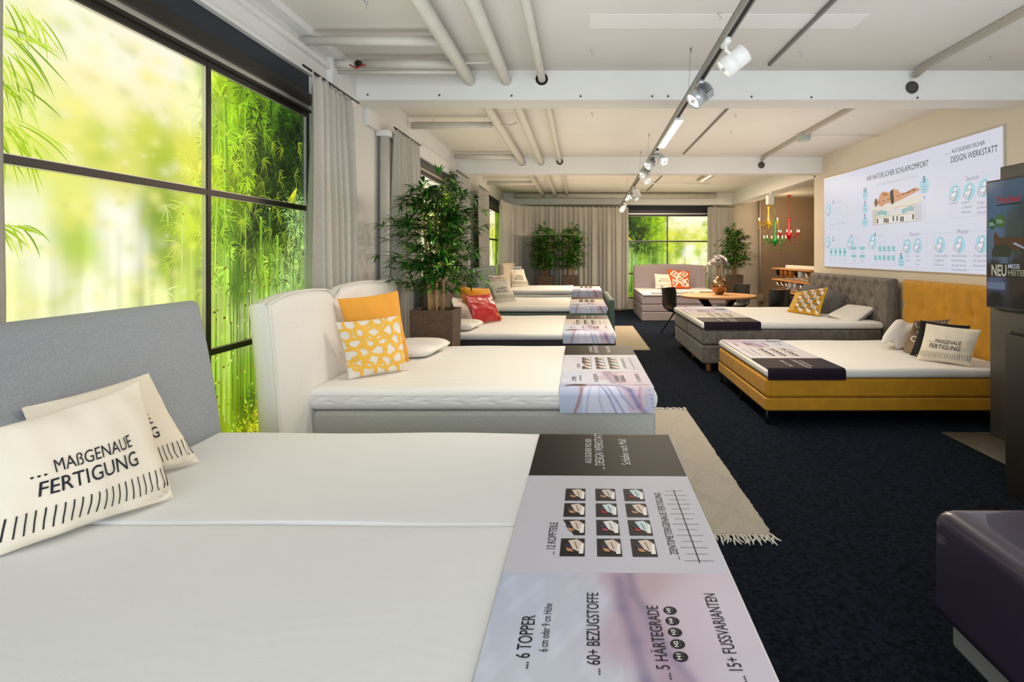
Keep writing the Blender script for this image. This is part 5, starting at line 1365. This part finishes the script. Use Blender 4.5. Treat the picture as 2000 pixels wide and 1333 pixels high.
# ============================================================ TABLE, CHAIRS, VASE
tx, ty = 2.52, 10.85
t = thing('round_table', (tx, ty, 0), 'round oak table with crossed black metal legs', 'table')
b = MB(); b.lathe([(0, .755), (.66, .755), (.672, .748), (.675, .735), (.66, .715), (0, .715)], (tx, ty, 0), 56); b.build('tabletop', wood_m, t, wn=False)
for a in (.5, .5+PI/2, .5+PI, .5+1.5*PI):
    b = MB(); c, s = math.cos(a), math.sin(a); b.smooth = False
    P0, P1 = V((tx+c*.42, ty+s*.42, .714)), V((tx-c*.30, ty-s*.30, .0)); n = V((-s, c, 0))*.045; w = V((c, s, 0))*.028
    b.add([P0-n-w, P0+n-w, P0+n+w, P0-n+w, P1-n-w, P1+n-w, P1+n+w, P1-n+w], [(0, 1, 2, 3), (7, 6, 5, 4), (0, 4, 5, 1), (1, 5, 6, 2), (2, 6, 7, 3), (3, 7, 4, 0)])
    b.build('leg', black_m, t)
leather = mat('black_leather', '131212', .38, spec=.5, bump=(90, .15, .002))
def chair():
    t = thing('shell_chair', (0, 0, 0), 'x', 'chair', 'black leather chairs around the round table')
    # faces -Y (front at -y); side profile: seat front -> bend -> back top
    pf = [(-.24, .43), (-.22, .455), (-.10, .45), (.04, .435), (.14, .44), (.20, .48), (.235, .56), (.26, .68), (.285, .80), (.30, .885), (.305, .90)]
    b = MB()
    def fn(u, v):
        k = v*(len(pf)-1); i = min(len(pf)-2, int(k)); y = pf[i][0]*(1-(k-i))+pf[i+1][0]*(k-i); z = pf[i][1]*(1-(k-i))+pf[i+1][1]*(k-i)
        s = 2*u-1; w = .235+.02*math.sin(PI*v)-.02*max(0, v-.6)
        up = .07*abs(s)**3*max(0, 1-abs(v-.42)*2.0)
        fw = -.10*abs(s)**2.2*max(0, min(1, (v-.45)*3))
        notch = -.012*(1-abs(s))*max(0, (v-.85)/.15)
        crease = .006*math.exp(-(s/.03)**2)
        return V((s*w, y+fw+crease, z+up*1.1+notch))
    b.grid(fn, 24, 30)
    ob = b.build('seat_shell', leather, t); sd = ob.modifiers.new('th', 'SOLIDIFY'); sd.thickness = .03; sd.offset = -1
    sb = ob.modifiers.new('ss', 'SUBSURF'); sb.levels = 1; sb.render_levels = 1
    b = MB(); b.tube([(0, .305-.0, .88), (0, .290, .80), (0, .268, .68), (0, .245, .56)], .004, 5); b.build('back_seam', mat('seam_thread', '2A2A2A', .6), t)
    for sx_ in (-1, 1):
        for sy in (-1, 1):
            b = MB(); b.tube([(sx_*.06, sy*.06, .41), (sx_*.25, sy*.25, .0)], [.016, .010], 8); b.build('leg', black_m, t)
    b = MB(); b.lathe([(0, .38), (.10, .38), (.11, .41), (0, .415)], (0, 0, 0), 16); b.build('seat_plate', black_m, t)
    return t
ch0 = chair()
for i, (x, y, rz, lab) in enumerate(((1.86, 11.15, -1.15, 'black leather chair left of the round table, seen from behind'), (3.08, 12.0, 2.75, 'black leather chair behind the vase and the round table'), (3.34, 10.45, 1.35+.5, 'black leather chair right of the round table, before the shelves'))):
    c = ch0 if i == 0 else copy_tree(ch0)
    c.location = (x, y, 0); c.rotation_euler = (0, 0, [PI/2+.35, -PI/2+.35, PI+.5][i]); c['label'] = lab
# vase
b = MB()
vp = [(.0, .0), (.055, .0), (.075, .012), (.115, .06), (.140, .12), (.146, .165), (.135, .215), (.10, .262), (.06, .30), (.035, .335), (.026, .40), (.024, .47), (.03, .52), (.026, .522), (.02, .47), (.02, .40), (.01, .30), (0, .3)]
b.lathe(vp, (2.56, 10.85+.1, .756), 36)
b.build('vase', mat('mercury_glass', 'A8845A', .18, metal=.85, noise=(18, .45), bump=(22, .15, .01)), label='bronze mercury glass bottle vase on the round table', cat='vase')
petal = mat('silver_petal', 'C9C2C0', .5, metal=.2, noise=(30, .15)); dry = mat('dry_leaf', 'A79A98', .6)
rn = random.Random(12)
for k, (dx, dz, tl) in enumerate(((-.05, .12, -.4), (.055, .13, .4), (.0, .165, 0), (.10, .07, .8), (-.10, .07, -.8))):
    vx, vy, vz = 2.56, 10.95, .756+.50
    hd = V((vx+dx, vy-.05+.03*k, vz+dz)); t = thing('dried_flower', (vx, vy, vz), 'silvery dried artificial bloom standing in the bronze vase', 'dried flower', 'dried blooms in the bronze vase')
    b = MB(); b.tube([(vx, vy, vz-.12), (vx, vy, vz), hd], .004, 5); b.build('stem', dry, t)
    b = MB(); ax = V((tl*.6, -.5, 1)).normalized(); n = ax.orthogonal().normalized(); q_ = ax.cross(n)
    for ringi, (cnt, rad, up) in enumerate(((11, .085, .15), (10, .07, .6), (8, .045, 1.2))):
        for i in range(cnt):
            a = 2*PI*i/cnt+ringi*.3; d = (n*math.cos(a)+q_*math.sin(a)); dd = (d+ax*up).normalized(); sd_ = ax.cross(d).normalized()
            L_ = rad*rn.uniform(.9, 1.15)
            p = [hd+dd*L_*u_+sd_*s*w_*rad*.40+ax*(.012*u_*u_) for u_, w_ in ((0, .4), (.4, 1), (.8, .9), (1.0, .3)) for s in (-1, 0, 1)]
            b.add(p, [f for j in range(3) for f in ((j*3, j*3+1, j*3+4, j*3+3), (j*3+1, j*3+2, j*3+5, j*3+4))])
    b.build('petals', petal, t)
    b = MB()
    for i in range(6):
        a = rn.uniform(0, 2*PI); d = V((math.cos(a), math.sin(a)*.6, 0)); L_ = rn.uniform(.12, .22)
        b.tube([hd, hd+d*L_*.4+V((0, 0, -.01)), hd+d*L_*.75+V((0, 0, -.07)), hd+d*L_+V((0, 0, -.13))], [.004, .006, .005, .001], 5)
    b.build('curled_leaves', dry, t)

# ============================================================ SAMPLE SHELVES
xs_ = 4.22
t = thing('sample_divider', (xs_, 11.2, 0), 'low cream divider carrying shelves at the end of the lightbox wall', 'divider')
b = MB(); b.rbox((xs_, 10.32, 0), (xs_+.12, 12.25, 1.27), .005, 2); b.build('divider_panel', cream_wall, t)
SHV = []
oak2 = mat('oak_shelf', 'B5793E', .5, noise=(20, .25), aniso=(8, 1, 8))
for i, (z, lab) in enumerate(((1.21, 'top oak sample shelf'), (.985, 'middle oak sample shelf'), (.76, 'lowest oak sample shelf'))):
    sh = thing('wall_shelf', (4.12, 11.5, z-.03), lab+' on the low cream divider', 'shelf', 'sample shelves on the cream divider'); SHV.append(sh)
    b = MB(); b.rbox((3.98+.04, 10.45, z-.03), (xs_, 12.5, z), .003, 1); b.build('shelf_board', oak2, sh)
rn = random.Random(8)
kinds = [('wood_foot', 'tapered wooden bed foot sample', mat('foot_amber', 'A0601E', .4)), ('black_foot', 'black bed foot sample', black_m), ('chrome_foot', 'chrome bed foot sample', chrome), ('silver_foot', 'silver cylinder bed foot sample', silver)]
for si, z in enumerate((1.18, .955)):
    seq = [1, 0, 0, 0, 1, 3, 2] if si == 0 else [2, 2, 2, 3, 3, 2, 1]
    for i, kx in enumerate(seq):
        y = 12.3-.26*i; x = 4.09; nm, lb, m = kinds[kx]
        b = MB()
        if kx == 0: b.lathe([(0, 0), (.05, 0), (.055, -.04), (.03, -.15), (0, -.15)], (x, y, z), 14)
        elif kx == 1: b.lathe([(0, 0), (.06, 0), (.05, -.05), (.02, -.13), (0, -.13)], (x, y, z), 14)
        elif kx == 2: b.lathe([(0, 0), (.035, 0), (.035, -.13), (.03, -.14), (0, -.14)], (x, y, z), 14)
        else: b.rbox((x-.05, y-.07, z-.13), (x+.05, y+.07, z), .006, 2)
        b.build(nm, m, SHV[si])
b = MB(); b.rbox((3.95, 10.5, .0), (4.2, 11.9, .50), .01, 2); b.build('storage_box', mat('dark_grey_box', '3C3A3A', .6), label='dark grey box under the lowest oak shelf', cat='box')
b = MB()
for i in range(14):
    b.rbox((4.04, 10.6+.1*i, .505), (4.2, 10.65+.1*i, .70), .004, 1)
b.build('fabric_samples', mat('sample_black', '161616', .8), label='row of black fabric sample books under the lowest oak shelf', cat='fabric samples', kind='stuff')
# ============================================================ LIGHT
w = bpy.data.worlds.new('World'); SC.world = w; w.use_nodes = True
w.node_tree.nodes['Background'].inputs[0].default_value = (.75, .85, 1, 1); w.node_tree.nodes['Background'].inputs[1].default_value = .5
def area(name, loc, target, sx_, sy_, power, color, spread=180):
    l = bpy.data.lights.new(name, 'AREA'); l.shape = 'RECTANGLE'; l.size = sx_; l.size_y = sy_; l.energy = power; l.color = color; l.spread = math.radians(spread)
    o = bpy.data.objects.new(name, l); COL.objects.link(o); o.location = loc
    d = V(target)-V(loc); o.rotation_euler = d.to_track_quat('-Z', 'Y').to_euler(); return o
def spotl(loc, d, power, color, ang, blend=.6, rad=.03):
    l = bpy.data.lights.new('spot_beam', 'SPOT'); l.energy = power; l.color = color; l.spot_size = math.radians(ang); l.spot_blend = blend; l.shadow_soft_size = rad
    o = bpy.data.objects.new('spot_beam', l); COL.objects.link(o); o.location = loc; o.rotation_euler = V(d).to_track_quat('-Z', 'Y').to_euler(); return o
WARM = (1, .78, .55); WM2 = (1, .87, .72); COOL = (.86, .93, 1)
area('daylight_shop_window', (1.0, YB+.05, 1.75), (1.0, 5, 1.9), 5.4, 2.3, 235, COOL)
# linear lights on the track (down)
for y0, y1, e in ((5.25, 6.62, 38), (11.7, 13.1, 50)):
    area('linear_light_beam', (TX((y0+y1)/2), (y0+y1)/2, TZ-.045), (TX((y0+y1)/2), (y0+y1)/2, 0), .06, y1-y0, e, WM2)
area('last_bay_fill', (2.05, 13.3, 3.03), (2.05, 13.3, 0), 1.7, .1, 55, WARM)  # warm area light added below the conduit to brighten the last bay
area('luminaire_glow', (2.62, 11.9, 3.04), (2.62, 11.9, 0), .1, 1.9, 55, WARM)
for x_, y_, p_, c_ in ((1.0, 2.6, 38, (.93, .96, 1)), (1.0, 7.7, 42, (1, .89, .74)), (1.0, 13.0, 44, (1, .80, .57))):  # unseen fill added in each bay to lift the ceiling, no fixture
    area('ceiling_fill', (x_, y_, 1.95), (x_, y_, 3), 5.0, 4.0, p_, c_)
for i, (e_, d, lit) in enumerate(LIGHTS):
    warm = e_.y > 6
    spotl(e_+V(d)*.01, d, 70 if e_.y > 10 else 50, WARM if warm else WM2, 95, .8, .045)
# room continues behind the camera with the same ceiling lamps
area('ceiling_lamp_behind', (.9, -1.0, 3.0), (.9, -1.0, 0), .2, 3.0, 30, WM2)
for x, y, z in ((4.88, 15.45, 2.45), (4.82, 14.75, 2.0), (5.36, 15.3, 2.15)):
    l = bpy.data.lights.new('chandelier_glow', 'POINT'); l.energy = 10; l.color = (1, .75, .45); l.shadow_soft_size = .2
    o = bpy.data.objects.new('chandelier_glow', l); COL.objects.link(o); o.location = (x-.0, y-.45, z+.1)
# ============================================================ CAMERA
cam = bpy.data.cameras.new('Camera'); co = bpy.data.objects.new('Camera', cam); COL.objects.link(co)
co.location = (0, 0, HC); co.rotation_euler = (PI/2, 0, 0)
cam.sensor_width = 36; cam.lens = 36*F/2000; cam.shift_x = (1000-CX)/2000; cam.shift_y = (CY-666.5)/2000; cam.clip_start = .05; cam.clip_end = 60
SC.camera = co
SC.view_settings.view_transform = 'Standard'; SC.view_settings.look = 'None'; SC.view_settings.gamma = 1; SC.view_settings.use_curve_mapping = False
SC.view_settings.exposure = 0.22
